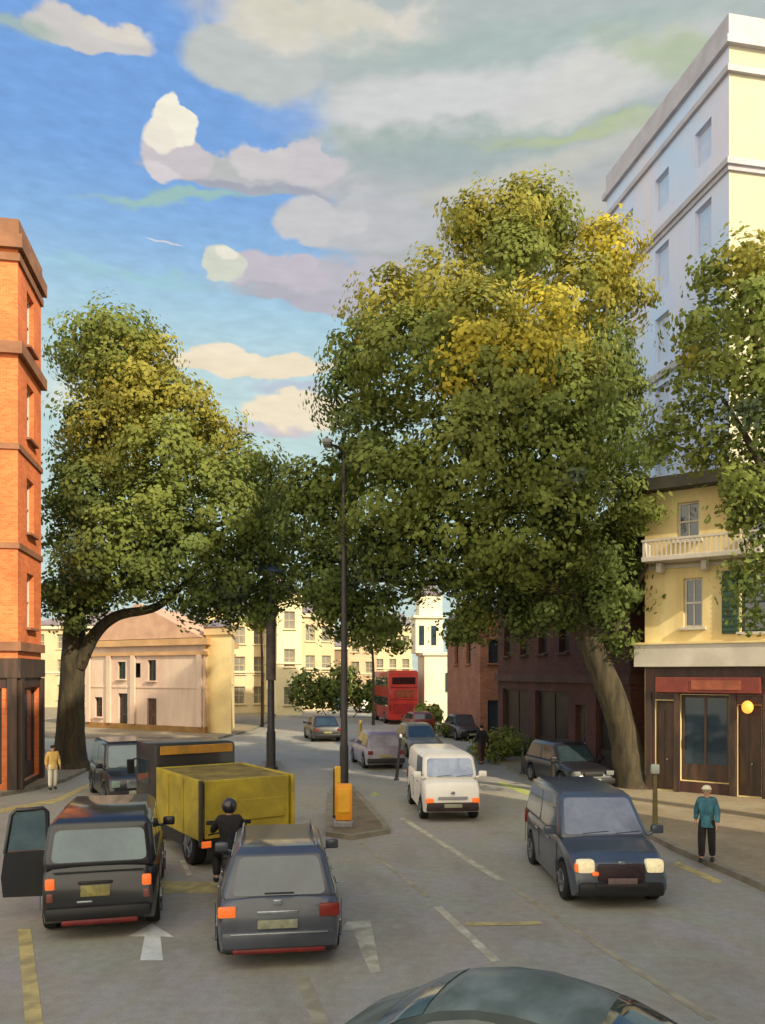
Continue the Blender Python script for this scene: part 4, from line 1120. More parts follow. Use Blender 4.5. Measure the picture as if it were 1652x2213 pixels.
P_BLUE = mat('far_blue_paint', (66, 100, 138), 0.4, 0.15, 1.0, coat=0.4)
P_TEAL = mat('blue_grey_roof_paint', (112, 124, 122), 0.55, 0.2, 1.6, c2=(74, 86, 78), coat=0.12)
P_YEL = mat('yellow_tipper_paint', (172, 150, 40), 0.6, 0.22, 1.6, c2=(142, 124, 38), stretch=(1, 1, 1))

# --- black cab, bottom left, kerbside door open
yaw = R(14)
rearc = at(213, 2030); L = 4.4
loc = ahead(rearc, yaw, L / 2)
cab = make_car('black_taxi', 'black taxi seen from behind with its kerbside door swung open', 'taxi', loc, yaw, L, 1.74, 1.76, 0.24,
               [(-2.2, 0.92), (-2.12, 1.06), (-1.9, 1.10), (0.75, 1.08), (1.1, 1.04), (2.0, 0.9), (2.15, 0.78), (2.2, 0.6)], 1.09, (-2.14, 1.05, -1.98, 0.5, 0.83, 0.74), 0.33, (-1.42, 1.38), P_CAB,
               rearglass=GLASSB, group=None, nside=3, bev=0.12, doors=True,
               rear={'win': (0.12, 0.12, 0.13, 0.14), 'parts': sym('tail_light', 0.69, 0.86, 0.14, 0.17, ORL, 0.07) + sym('reversing_light', 0.69, 0.66, 0.10, 0.13, mat('dim_lens', (120, 70, 60), 0.3, 0.1, 9), 0.05) +
                     [('number_plate', -0.05, 0.74, 0.42, 0.17, PLATEY, 0.03), ('plate_holder', -0.05, 0.86, 0.5, 0.05, BLACK, 0.06), ('bumper', 0, 0.42, 1.52, 0.2, BLACK, 0.2, 0.05), ('red_strip', 0.02, 0.285, 1.1, 0.09, DRED, 0.10, 0.03), ('boot_seam', 0, 1.03, 1.3, 0.015, BLACK, 0.03), ('badge', -0.2, 0.58, 0.22, 0.03, CHROME, 0.02)]},
               front={'parts': sym('headlight', 0.65, 0.66, 0.26, 0.2, HEADL) + [('bumper', 0, 0.36, 1.66, 0.22, BLACK, 0.14, 0.05), ('grille', 0, 0.68, 0.7, 0.2, CHROME)]})
# open door: hinged on the left flank, swung out across
hx, hy = -0.885, -0.75
dm = MB(); dw = 0.72; ang = R(188)    # direction of the door away from its hinge
dd = Vector((math.cos(ang), math.sin(ang), 0)); dn_ = Vector((-dd.y, dd.x, 0)); hg = Vector((hx, hy, 0))
def dpt(u, z, o=0.0): return hg + dd * u + dn_ * o + Vector((0, 0, z))
def slab(mb, corners, th):
    a = [dpt(u, z, th / 2) for u, z in corners]; b = [dpt(u, z, -th / 2) for u, z in corners]; n = len(corners)
    return mb.add(a + b, [list(range(n)), list(range(n, 2 * n))[::-1]] + [(i, n + i, n + (i + 1) % n, (i + 1) % n) for i in range(n)])
slab(dm, [(0.02, 0.34), (dw, 0.38), (dw + 0.03, 0.7), (dw - 0.02, 1.1), (0.02, 1.1)], 0.09)
do = dm.build('door', P_CAB, cab, fix=True)
fm_ = MB(); fm_.tube([dpt(0.04, 1.08), dpt(0.06, 1.72), dpt(0.12, 1.78), dpt(dw - 0.2, 1.77), dpt(dw - 0.12, 1.7), dpt(dw - 0.03, 1.08)], 0.035, 8); fm_.build('window_frame', P_CAB, do, smooth=50)
fm_ = MB(); slab(fm_, [(0.07, 1.11), (dw - 0.06, 1.11), (dw - 0.15, 1.69), (dw - 0.22, 1.74), (0.12, 1.74), (0.08, 1.7)], 0.012); fm_.build('pane', GLASSB, do, fix=True)
fm_ = MB(); c_ = dpt(dw - 0.12, 0.98, -0.06); fm_.box(c_, (0.16, 0.04, 0.035), ang, bev=0.01); fm_.build('handle', CHROME, do)

# --- dark grey hatchback, centre left
yaw = R(8); rearc = at(603, 2092); L = 4.2; loc = ahead(rearc, yaw, L / 2)
make_car('parked_hatchback'.replace('parked_', ''), 'dark grey blue hatchback with one lit orange tail lamp and pale roof rails', 'car', loc, yaw, L, 1.74, 1.50, 0.2,
         [(-2.1, 0.78), (-2.06, 0.90), (-1.9, 0.95), (0.9, 0.93), (1.2, 0.90), (1.95, 0.74), (2.07, 0.6), (2.1, 0.5)], 0.95, (-2.03, 0.95, -1.62, 0.25, 0.80, 0.64), 0.32, (-1.3, 1.28), P_GREY,
         rearglass=mat('hatch_glass', (70, 80, 88), 0.12, 0.2, 1.6, c2=(58, 66, 76), spec=0.9), bev=0.10, rails=CHROME,
         rear={'win': (0.13, 0.13, 0.08, 0.10), 'parts': [('tail_light', -0.70, 0.78, 0.24, 0.15, ORL, 0.06), ('tail_light', 0.68, 0.77, 0.28, 0.18, REDL, 0.06), ('number_plate', -0.02, 0.60, 0.54, 0.12, PLATEW, 0.03), ('trim_strip', -0.02, 0.76, 0.56, 0.05, CHROME, 0.03), ('bumper', 0, 0.41, 1.54, 0.24, P_GREY, 0.26, 0.06),
                        ('lower_bumper', 0, 0.28, 1.46, 0.12, BLACK, 0.14, 0.04), ('red_strip', 0, 0.26, 1.25, 0.07, DRED, 0.10, 0.055), ('rear_wiper', 0, 1.02, 0.4, 0.025, BLACK, 0.02), ('badge', -0.02, 0.90, 0.12, 0.07, CHROME, 0.02), ('bumper_crease', 0, 0.50, 1.3, 0.02, CHROME, 0.02, 0.075)]},
         front={'parts': sym('headlight', 0.62, 0.62, 0.3, 0.16, HEADL) + [('bumper', 0, 0.36, 1.6, 0.2, BLACK, 0.12, 0.04)]})

# --- slate blue people carrier coming towards us, right
yaw = R(180) + R(1.5); frontc = at(1342, 1966); L = 4.0; loc = ahead(frontc, yaw, -L / 2)
make_car('people_carrier', 'slate blue people carrier driving towards the viewer with pale windscreen and lit headlamps', 'car', loc, yaw, L, 1.72, 1.74, 0.2,
         [(-2.0, 0.8), (-1.95, 1.0), (-1.8, 1.08), (0.9, 1.06), (1.15, 1.02), (1.7, 0.88), (1.93, 0.72), (2.0, 0.55)], 1.07, (-2.0, 1.12, -1.85, 0.42, 0.84, 0.68), 0.33, (-1.3, 1.32), P_SUV,
         frontglass=GLASSL, bev=0.10,
         rear={'parts': sym('tail_light', 0.75, 0.9, 0.15, 0.3, REDL)},
         front={'parts': [('headlight', -0.59, 0.72, 0.31, 0.23, HEADL, 0.2, -0.02), ('headlight', 0.59, 0.72, 0.31, 0.23, HEADL, 0.2, -0.02), ('indicator', 0.44, 0.61, 0.11, 0.07, ORL, 0.08, 0.02), ('indicator', 0.745, 0.70, 0.06, 0.14, ORL, 0.12, -0.03),
                         ('grille', 0, 0.62, 0.80, 0.30, mat('maroon_grille', (54, 34, 36), 0.5, 0.4, 18, c2=(30, 22, 26)), 0.08, 0.01), ('number_plate', 0.0, 0.50, 0.5, 0.10, mat('dim_plate', (110, 92, 92), 0.5, 0.2, 12), 0.03, 0.07), ('bumper', 0, 0.34, 1.46, 0.24, BLACK, 0.22, 0.03), ('lower_grille', 0, 0.42, 0.9, 0.08, IRON0, 0.1, 0.07), ('badge', 0, 0.8, 0.12, 0.05, CHROME, 0.02, 0.02)]})

# --- white van coming towards us, middle
yaw = R(180) + R(5); frontc = at(978, 1778); L = 3.9; loc = ahead(frontc, yaw, -L / 2)
make_car('white_van', 'small white van driving towards the viewer with orange corner lamps', 'van', loc, yaw, L, 1.60, 1.76, 0.26,
         [(-1.95, 1.1), (-1.9, 1.18), (1.3, 1.14), (1.6, 1.10), (1.82, 1.04), (1.92, 0.9), (1.95, 0.6)], 1.15, (-1.92, 1.62, -1.87, 1.3, 0.765, 0.70), 0.31, (-1.25, 1.22), P_WHITE,
         frontglass=mat('van_screen', (150, 162, 184), 0.15, 0.2, 2, c2=(112, 126, 160), spec=0.9), bev=0.14, panel_side=True,
         rear={'parts': sym('tail_light', 0.72, 0.9, 0.12, 0.3, REDL)},
         front={'parts': [('headlight', -0.62, 0.58, 0.22, 0.16, ORL, 0.1, 0.0), ('headlight', 0.62, 0.58, 0.22, 0.16, ORL, 0.1, 0.0), ('bumper', 0, 0.42, 1.42, 0.24, mat('maroon_black_bumper', (50, 30, 30), 0.6, 0.3, 4), 0.16, 0.05), ('number_plate', 0, 0.46, 0.48, 0.1, PLATEW, 0.03, 0.06), ('grille', 0, 0.66, 0.8, 0.08, mat('light_grey_grille', (150, 146, 150), 0.5, 0.1, 6), 0.04, 0.01), ('badge', 0, 0.8, 0.1, 0.08, CHROME, 0.02, 0.0)]})

# --- yellow tipper lorry with a black cab, turning left ahead
tyaw = R(33)
tcorner = Vector(G(430, 1886)); tf = Vector((-math.sin(tyaw), math.cos(tyaw))); tr_ = Vector((math.cos(tyaw), math.sin(tyaw)))
tc0 = tcorner + tr_ * 1.05
truck = thing('tipper_lorry', 'yellow tipper lorry with black cab turning left in front of the two dark cars', 'lorry', (tc0.x, tc0.y, 0), tyaw)
# bed: a steel box with open top; local y forward, rear at y=0
m = MB(); bw, bl_, bz0, bz1 = 2.1, 2.75, 0.62, 1.84
m.box((-bw / 2 + 0.04, bl_ / 2 + 0.06, (bz0 + bz1) / 2), (0.08, bl_, bz1 - bz0), bev=0.02)
m.box((bw / 2 - 0.04, bl_ / 2 + 0.06, (bz0 + bz1) / 2), (0.08, bl_, bz1 - bz0), bev=0.02)
m.box((0, bl_ + 0.02, (bz0 + bz1) / 2), (bw - 0.17, 0.08, bz1 - bz0 - 0.01), bev=0.02)
m.box((0, bl_ / 2, bz0 + 0.4), (bw - 0.18, bl_ - 0.1, 0.5))
bed = m.build('tipper_body', P_YEL, truck)
m = MB(); m.box((0, 0.03, (bz0 + bz1) / 2 + 0.01), (bw - 0.22, 0.08, bz1 - bz0 - 0.04), bev=0.02)
m.box((0.3, -0.025, (bz0 + bz1) / 2 - 0.05), (bw * 0.5, 0.03, 0.42), bev=0.012); tg = m.build('tailgate', P_YEL, truck)
for x in (-bw / 2 + 0.03, bw / 2 - 0.03):
    m = MB(); m.box((x, -0.005, (bz0 + bz1) / 2 - 0.05), (0.07, 0.12, bz1 - bz0 + 0.1), bev=0.02); m.build('corner_post', mat('dark_post', (56, 50, 34), 0.6, 0.2, 3) if x < 0 else P_YEL, bed)
for y in (0.95, 1.9):
    for s in (-1, 1):
        m = MB(); m.box((s * (bw / 2 + 0.01), y, (bz0 + bz1) / 2), (0.04, 0.07, bz1 - bz0 - 0.08), bev=0.015); m.build('side_rib', P_YEL, bed)
m = MB(); m.box((0, bl_ / 2 + 0.02, bz1 - 0.05), (bw - 0.18, bl_ - 0.12, 0.05), bev=0.02); m.build('tarpaulin', mat('mustard_tarpaulin', (132, 114, 44), 0.85, 0.3, 2.5, c2=(96, 82, 36), bump=0.6), truck)
m = MB(); m.box((0, bl_ / 2 + 0.6, 0.5), (1.0, bl_ + 2.3, 0.2)); m.box((0, 0.05, 0.55), (2.0, 0.18, 0.16), bev=0.02); m.build('chassis', BLACK, truck)
m = MB()
for s in (-1, 1): m.box((s * 0.95, 1.6, 0.52), (0.04, 2.3, 0.42), bev=0.01)
m.build('side_guard', BLACK, truck)
for s in (-1, 1):
    for y in (0.8, 3.75):
        wheel(truck, s * 0.86, y, 0.40, 0.28, s)
m = MB(); m.box((-0.93, -0.08, 0.56), (0.2, 0.06, 0.13), bev=0.02); m.build('tail_light', ORL, truck)
m = MB(); m.box((0.93, -0.08, 0.56), (0.2, 0.06, 0.13), bev=0.02); m.build('tail_light', REDL, truck)
m = MB(); m.box((0, -0.06, 0.42), (0.52, 0.03, 0.12), bev=0.01); m.build('number_plate', PLATEY, truck)
m = MB(); m.box((0, 3.85, 1.46), (2.0, 1.65, 1.76), bev=0.12); cabm = m.build('cab', mat('black_lorry_cab', (28, 26, 26), 0.45, 0.2, 1.5, coat=0.3), truck, smooth=40)
m = MB(); m.box((0, 3.0, 2.19), (1.78, 0.06, 0.20), bev=0.01); m.build('cab_stripe', mat('ochre_cab_band', (176, 124, 34), 0.6, 0.2, 2, c2=(140, 98, 34)), cabm)
m = MB(); m.box((0, 3.0, 1.62), (1.2, 0.05, 0.36), bev=0.02); m.build('rear_window', GLASS, cabm)
m = MB(); m.box((0, 4.68, 1.65), (1.75, 0.05, 0.75), bev=0.02); m.build('windscreen', GLASS, cabm)
for s in (-1, 1):
    m = MB(); m.box((s * 1.0, 3.95, 1.65), (0.03, 0.9, 0.6), bev=0.01); m.build('side_window', GLASS, cabm)
    m = MB(); m.box((s * 1.16, 4.5, 1.7), (0.18, 0.08, 0.36), bev=0.02); m.tube([(s * 0.98, 4.5, 1.9), (s * 1.16, 4.5, 1.86)], 0.02, 6); m.build('wing_mirror', BLACK, cabm)

# --- generic smaller vehicles further off
SALOON = dict(L=4.3, W=1.74, H=1.43, zb=0.2, prof=[(-2.15, 0.72), (-2.1, 0.86), (-1.5, 0.92), (0.9, 0.9), (1.2, 0.86), (1.95, 0.74), (2.1, 0.6), (2.15, 0.5)], belt=0.91, gh=(-1.75, 1.0, -1.15, 0.3, 0.78, 0.62), wr=0.31, wys=(-1.3, 1.32), bev=0.09)
HATCH = dict(L=3.9, W=1.7, H=1.5, zb=0.2, prof=[(-1.95, 0.8), (-1.9, 0.92), (0.8, 0.92), (1.1, 0.88), (1.75, 0.74), (1.9, 0.6), (1.95, 0.5)], belt=0.92, gh=(-1.88, 0.95, -1.5, 0.3, 0.77, 0.62), wr=0.31, wys=(-1.2, 1.2), bev=0.09)
VAN = dict(L=4.6, W=1.85, H=2.0, zb=0.25, prof=[(-2.3, 1.2), (-2.25, 1.28), (1.3, 1.22), (1.9, 1.05), (2.2, 0.85), (2.3, 0.6)], belt=1.25, gh=(-2.26, 1.75, -2.2, 1.1, 0.87, 0.76), wr=0.33, wys=(-1.45, 1.45), bev=0.1)
RT = {'parts': sym('tail_light', 0.66, 0.72, 0.22, 0.16, REDL) + [('number_plate', 0, 0.56, 0.5, 0.11, PLATEY, 0.03), ('bumper', 0, 0.38, 1.6, 0.2, BLACK, 0.12, 0.04)]}
FT = {'parts': sym('headlight', 0.62, 0.63, 0.28, 0.16, mat('unlit_lens', (120, 124, 122), 0.25, 0.2, 9)) + [('number_plate', 0, 0.40, 0.5, 0.11, PLATEW, 0.03, 0.06), ('grille', 0, 0.6, 0.7, 0.14, BLACK, 0.05, 0.01), ('bumper', 0, 0.36, 1.6, 0.2, BLACK, 0.12, 0.04)]}


def small(name, label, base, px, py, yaw, paint, cat='car', end=-1, group=None, **kw):
    k = dict(base); k.update(kw); c = at(px, py); loc = ahead(c, yaw, -end * k['L'] / 2)
    return make_car(name, label, cat, loc, yaw, paint=paint, rear=RT, front=FT, group=group, detail=False, **k)


# black taxi coming out of the side street behind the tipper
yaw = R(180 + 28); frontc = at(296, 1741)
make_car('black_taxi', 'small black taxi half hidden behind the yellow tipper lorry, facing the viewer', 'taxi', ahead(frontc, yaw, -2.1), yaw, 4.2, 1.72, 1.80, 0.22,
         [(-2.1, 0.9), (-2.0, 1.02), (1.1, 1.03), (1.4, 1.0), (1.9, 0.86), (2.05, 0.7), (2.1, 0.5)], 1.03, (-1.98, 1.05, -1.75, 0.6, 0.78, 0.68), 0.32, (-1.3, 1.3), P_CAB,
         glass=GLASSB, bev=0.1, rear=RT, front={'parts': sym('headlight', 0.62, 0.68, 0.24, 0.2, mat('pale_green_lens', (128, 150, 136), 0.3, 0.1, 6)) + [('grille', 0, 0.66, 0.6, 0.24, CHROME), ('number_plate', 0, 0.42, 0.5, 0.11, PLATEW, 0.03, 0.06), ('bumper', 0, 0.38, 1.6, 0.2, BLACK, 0.12, 0.04)]}, nside=2)
small('hatchback', 'pale mauve hatchback seen from behind just left of the white van', HATCH, 834, 1664, ROADYAW + R(2), P_PURPLE, rearglass=mat('mauve_glass', (150, 146, 156), 0.2, 0.2, 2))
small('saloon_car', 'dark saloon with red flank beyond the tall lamp post', SALOON, 708, 1604, ROADYAW + R(3), P_DARK)
small('red_car', 'dark red car parked low beside the distant white tower', HATCH, 916, 1585, ROADYAW, P_RED, H=1.35)
small('saloon_car', 'olive grey saloon right behind the white van', SALOON, 924, 1640, ROADYAW + R(180), P_OLIVE, end=1, H=1.5)
small('parked_car', 'near black car parked by the kerb in front of the narrow brick house', SALOON, 1022, 1602, ROADYAW + R(180), P_DARK, end=1, group='dark cars parked along the right kerb')
small('parked_car', 'near black car parked at the foot of the leaning tree behind the blue people carrier', HATCH, 1282, 1712, ROADYAW + R(184), P_DARK, end=1, group='dark cars parked along the right kerb')
small('parked_car', 'black car parked broadside before the cream terrace, left one of two', SALOON, 540, 1541, R(92), P_DARK, end=1, group='black cars parked before the cream terrace')
small('parked_car', 'black car parked broadside before the cream terrace, right one of two', SALOON, 590, 1533, R(92), P_DARK, end=1, group='black cars parked before the cream terrace')
small('blue_van', 'blue van passing in front of the dark far shrubbery', VAN, 656, 1532, R(80), P_BLUE, cat='van', end=1)
small('box_van', 'tiny white van standing left of the red bus', VAN, 797, 1541, ROADYAW, P_WHITE, cat='van', W=1.7)

# --- red double-decker bus, seen from behind
byaw = ROADYAW - R(1); bc = at(872, 1566); bus = thing('double_decker_bus', 'red double decker bus seen from behind in the distance', 'bus', bc, byaw)
BR = mat('bus_red', (184, 42, 32), 0.5, 0.15, 0.8, c2=(156, 32, 28), coat=0.3)
BW, BH, BL = 2.4, 4.15, 8.0
m = MB(); m.box((0, BL / 2, BH / 2 + 0.17), (BW, BL, BH - 0.34), bev=0.16); m.build('body', BR, bus, smooth=40)
m = MB(); m.box((0, 0.0, 3.42), (BW * 0.78, 0.05, 0.55), bev=0.02); m.build('rear_window', mat('bus_glass', (52, 28, 30), 0.1, 0.2, 2), bus)
m = MB(); m.box((0, -0.005, 2.9), (BW * 0.9, 0.05, 0.06), bev=0.01); m.box((0, -0.005, 1.95), (BW * 0.9, 0.05, 0.05), bev=0.01); m.build('waistband', mat('bus_dark_band', (110, 22, 20), 0.5, 0.2, 2), bus)
m = MB(); m.box((0.1, -0.01, 2.42), (BW * 0.62, 0.05, 0.62), bev=0.02); m.build('advert_panel', mat('brownish_panel', (140, 70, 46), 0.5, 0.3, 4, c2=(112, 44, 34)), bus)
m = MB(); m.box((0, -0.01, 1.25), (BW * 0.7, 0.05, 0.8), bev=0.02); m.build('engine_cover', mat('bus_dark_red', (150, 26, 28), 0.5, 0.2, 2), bus)
m = MB(); m.box((0, 0.7, BH + 0.02), (BW * 0.9, 1.2, 0.1), bev=0.03); m.build('roof_pod', mat('bus_orange_red', (206, 70, 40), 0.5, 0.1, 2), bus)
for s in (-1, 1):
    m = MB(); m.box((s * 1.08, -0.01, 1.3), (0.16, 0.05, 0.5), bev=0.02); m.build('tail_light', REDL, bus)
    for k in range(6):
        for z in (1.75, 3.35):
            m = MB(); m.box((s * BW / 2, 0.9 + k * 1.2, z), (0.05, 1.05, 0.75), bev=0.02); m.build('side_window', GLASS, bus)
    for y in (2.0, 6.4): wheel(bus, s * (BW / 2 - 0.12), y, 0.48, 0.28, s)
m = MB(); m.box((0, -0.02, 0.6), (0.5, 0.04, 0.12), bev=0.01); m.build('number_plate', PLATEY, bus)

# --- nearest car, only its curved roof showing at the lower edge
fyaw = R(62)
fc = Vector(((1122 - CX) / F * 6.75, 6.75))
fcar = thing('domed_car', 'blue green car with a domed roof passing right below the viewer', 'car', (fc.x, fc.y, 0), fyaw)
prof = [(-2.05, 0.55), (-1.98, 0.78), (-1.75, 0.92), (-1.55, 1.0), (-1.25, 1.17), (-0.95, 1.31), (-0.6, 1.41), (-0.2, 1.455), (0.2, 1.44), (0.6, 1.36), (0.95, 1.22), (1.3, 1.02), (1.6, 0.9), (1.9, 0.76), (2.05, 0.52)]
sh_prof = [(-2.05, 0.5), (-1.9, 0.82), (-1.0, 0.9), (0, 0.92), (1.0, 0.9), (1.9, 0.7), (2.05, 0.48)]
ys = np.linspace(-2.05, 2.05, 61)


def dome_ring(y, off=0.0):
    zt = interp(prof, y); zs = min(interp(sh_prof, y), zt - 0.02); t = abs(y / 2.05); w = 0.86 * (1 - 0.18 * t ** 5); g_ = max(0.0, (zt - zs) / 0.5)
    wt = w * (1 - 0.30 * min(1, g_)); half = []
    half += [(0, zt), (wt * 0.35, zt - 0.008), (wt * 0.7, zt - 0.03 * (0.3 + g_)), (wt * 0.9, zt - 0.07 * (0.3 + g_)), (wt * 0.99, zt - 0.15 * min(1, g_ + .2))]
    half += [(w * 0.955, zs + 0.03 * g_), (w, zs - 0.05), (w * 1.01, zs * 0.62), (w * 0.97, 0.24)]
    return [(x, float(y), z) for x, z in half]


vs = []; k_ = 17
for y in ys:
    h_ = dome_ring(y); vs += h_ + [(-x, yy, z) for x, yy, z in h_[:0:-1]]
ns = len(vs) // len(ys); fs = []; mi_ = []
for i in range(len(ys) - 1):
    for k in range(ns): fs.append((i * ns + k, (i + 1) * ns + k, (i + 1) * ns + (k + 1) % ns, i * ns + (k + 1) % ns))
fs += [list(range(ns)), [(len(ys) - 1) * ns + k for k in range(ns)][::-1]]
MB().add(vs, fs).build('body', P_TEAL, fcar, smooth=45, fix=True)


def dome_patch(name, y0, y1, k0, k1, side, m_, off=0.012, inset=0.0):
    mb = MB(); rows = []; yy = np.linspace(y0, y1, 14)
    for y in yy:
        h_ = [Vector(p) for p in dome_ring(y)]; rows.append([h_[k] for k in range(k0, k1 + 1)])
    nk = k1 - k0 + 1; vs = []
    for r_ in rows:
        for j, p in enumerate(r_): vs.append(Vector((side * p.x, p.y, p.z)))
    # push outwards
    out = []
    for i in range(len(rows)):
        for j in range(nk):
            a = vs[min(i + 1, 13) * nk + j] - vs[max(i - 1, 0) * nk + j]; b = vs[i * nk + min(j + 1, nk - 1)] - vs[i * nk + max(j - 1, 0)]
            n_v = a.cross(b).normalized(); n_v = n_v if n_v.z > 0 or (abs(n_v.z) < .2 and n_v.x * side > 0) else -n_v
            out.append(vs[i * nk + j] + n_v * off)
    mb.add(out, [(i * nk + j, (i + 1) * nk + j, (i + 1) * nk + j + 1, i * nk + j + 1) for i in range(len(rows) - 1) for j in range(nk - 1)])
    return mb.build(name, m_, fcar, smooth=50, fix=True)


for s in (-1, 1):
    dome_patch('side_window', -0.95, -0.12, 4, 5, s, GLASS)
    dome_patch('side_window', 0.0, 0.85, 4, 5, s, GLASS)
    dome_patch('roof_gutter', -1.2, 1.1, 3, 4, s, mat('dark_green_gutter', (52, 62, 52), 0.4, 0.2, 3), 0.006)
    for wy in (-1.3, 1.3): wheel(fcar, s * 0.80, wy, 0.31, 0.2, s)
def dome_band(name, y0, y1, m_):
    for s in (-1, 1): dome_patch(name, y0, y1, 0, 3, s, m_, 0.010)
dome_band('rear_window', -1.35, -0.85, GLASS)
dome_band('windscreen', 0.72, 1.28, GLASSB)

fcar.scale = (0.96, 0.88, 0.985)

# ------------------------------------------------------------------ street furniture
IRON = mat('dark_iron', (50, 46, 46), 0.55, 0.25, 4)
# traffic island bollards: a tall yellow plate and an orange lit box
bb = thing('island_bollard', 'orange yellow keep left box bollard on the traffic island', 'bollard', (*G(741, 1796), 0.11))
m = MB(); m.box((0, 0, 0.08), (0.50, 0.34, 0.16), bev=0.03); m.build('base', mat('grey_bollard_base', (150, 146, 150), 0.7, 0.2, 3), bb)
m = MB(); m.box((0.02, 0, 0.63), (0.42, 0.26, 0.92), bev=0.05); m.build('box', mat('orange_yellow_plastic', (236, 160, 36), 0.5, 0.12, 3, c2=(226, 140, 34)), bb, smooth=50)
m = MB(); m.box((0.02, -0.14, 0.68), (0.3, 0.02, 0.6), bev=0.008); m.build('panel', mat('amber_panel', (240, 176, 50), 0.4, 0.1, 3), bb)
b2_ = thing('sign_plate', 'tall narrow yellow plate standing left of the orange box bollard', 'sign', (*G(729, 1775), 0.11))
m = MB(); m.box((0, 0, 0.7), (0.16, 0.06, 1.36), bev=0.02); m.build('plate', mat('golden_plastic', (226, 176, 48), 0.5, 0.12, 3), b2_)
m = MB(); m.box((0, 0, 0.03), (0.26, 0.2, 0.06), bev=0.01); m.build('base', IRON, b2_)
m = MB(); m.box((-0.105, 0.0, 0.66), (0.04, 0.09, 1.3), bev=0.01); m.build('edge', mat('brown_edge', (92, 64, 34), 0.7, 0.2, 3), b2_)


def lamp(label, px, pyb, h, thick, arm=None, dome=False):
    x, y = G(px, pyb, 0.11); r_ = thing('street_lamp', label, 'street lamp', (x, y, 0.11), 0, None)
    m = MB(); m.tube([(0, 0, 0), (0, 0, 0.12)], [thick * 1.9, thick * 1.6], 14); m.tube([(0, 0, 0.1), (0, 0, 1.5)], thick * 1.25, 14); m.build('base', IRON, r_, smooth=40)
    m = MB(); m.tube([(0, 0, 1.45), (0, 0, 1.6), (0, 0, h)], [thick * 1.25, thick, thick * 0.62], 14)
    if arm: m.tube([(0, 0, h - 0.02), (0, -0.1, h + 0.25), (arm * 0.4, -0.3, h + 0.42), (arm, -0.5, h + 0.45)], 0.045, 8)
    m.build('pole', IRON, r_, smooth=40)
    if dome:
        m = MB(); m.tube([(0, 0, h - 0.05), (0, 0, h + 0.12), (0, 0, h + 0.3), (0, 0, h + 0.42)], [0.62, 0.55, 0.28, 0.05], 20); hd = m.build('lamp_shade', mat('blue_grey_dome', (62, 88, 120), 0.4, 0.2, 2), r_, smooth=40)
        m = MB(); m.ell((0, 0, h - 0.05), (0.3, 0.3, 0.16)); m.build('globe', mat('dull_glass', (170, 170, 160), 0.3, 0.1, 3), hd, smooth=60)
    else:
        m = MB(); m.box((arm or 0, -0.62, h + 0.44), (0.3, 0.7, 0.14), bev=0.05); hd = m.build('lamp_head', mat('grey_lamp_head', (120, 124, 130), 0.4, 0.1, 3), r_, smooth=40)
        m = MB(); m.box((arm or 0, -0.66, h + 0.365), (0.22, 0.5, 0.03), bev=0.01); m.build('lens', mat('dull_glass', (170, 170, 160)), hd)
    return r_


l1 = lamp('dark street lamp with a blue grey domed top left of the taller lamp post', 585, 1662, 8.0, 0.15, dome=True)
m = MB(); m.tube([(0, 0, 3.6), (0, 0, 6.3)], 0.2, 16); m.tube([(0, 0, 6.3), (0, 0, 6.36)], [0.22, 0.15], 16); m.build('collar', mat('brown_iron_sleeve', (84, 74, 66), 0.7, 0.3, 3), l1, smooth=40)
lamp('tall thin black lamp post rising from the traffic island beside the orange bollard', 743, 1712, 10.8, 0.115, arm=-0.5)


def post(name, label, px, py, h, r0, m_, cat='bollard', z=0.0, lean=0.0, head=None, group=None):
    x, y = G(px, py, z); o = thing(name, label, cat, (x, y, z), 0, group)
    m = MB(); m.tube([(0, 0, 0), (lean * 0.5, 0, h * 0.5), (lean, 0, h)], [r0 * 1.1, r0, r0 * 0.8], 12); m.tube([(0, 0, 0), (0, 0, 0.06)], [r0 * 1.9, r0 * 1.7], 12); m.build('post', m_, o, smooth=40)
    if head:
        m = MB(); head(m, lean, h); m.build(*head.args[:1], head.args[1], o, smooth=40)
    return o


def cap_head(m, l, h): m.ell((l, 0, h + 0.03), (0.055, 0.055, 0.09))
cap_head.args = ('cap', mat('silver_cap', (190, 190, 190), 0.4, 0.1, 3))
post('marker_post', 'thin black leaning marker post left of the white van', 856, 1686, 1.62, 0.055, BLACK, 'post', 0.0, 0.16, cap_head)
post('yellow_post', 'thin yellow post in the far road left of the mauve hatchback', 778, 1612, 1.4, 0.10, mat('post_yellow', (190, 160, 70), 0.6, 0.15, 3), 'post')


def meter_head(m, l, h):
    m.box((l, 0, h + 0.12), (0.2, 0.14, 0.24), bev=0.05)
meter_head.args = ('meter_head', mat('pale_grey_green_head', (172, 180, 166), 0.5, 0.15, 4))
post('parking_meter', 'olive parking meter with pale head on the kerb right of the blue people carrier', 1415, 1798, 1.42, 0.06, mat('olive_post', (104, 94, 56), 0.6, 0.2, 4), 'parking meter', 0.12, 0, meter_head)


def litter(m, l, h):
    m.ell((l, 0, h), (0.1, 0.1, 0.1))
litter.args = ('cap', IRON)
for k, (px, py) in enumerate([(1052, 1640), (1195, 1706), (1130, 1672)]):
    post('kerb_bollard', ['short dark kerb bollard beside the grey green shrub', 'short dark kerb bollard behind the tail of the blue people carrier', 'short dark kerb bollard between shrub and dark red terrace'][k], px, py, 0.95, 0.08, IRON, 'bollard', 0.12, 0, litter, 'kerb bollards')

# ------------------------------------------------------------------ people
SKIN = mat('skin', (196, 150, 124), 0.6, 0.08, 12)


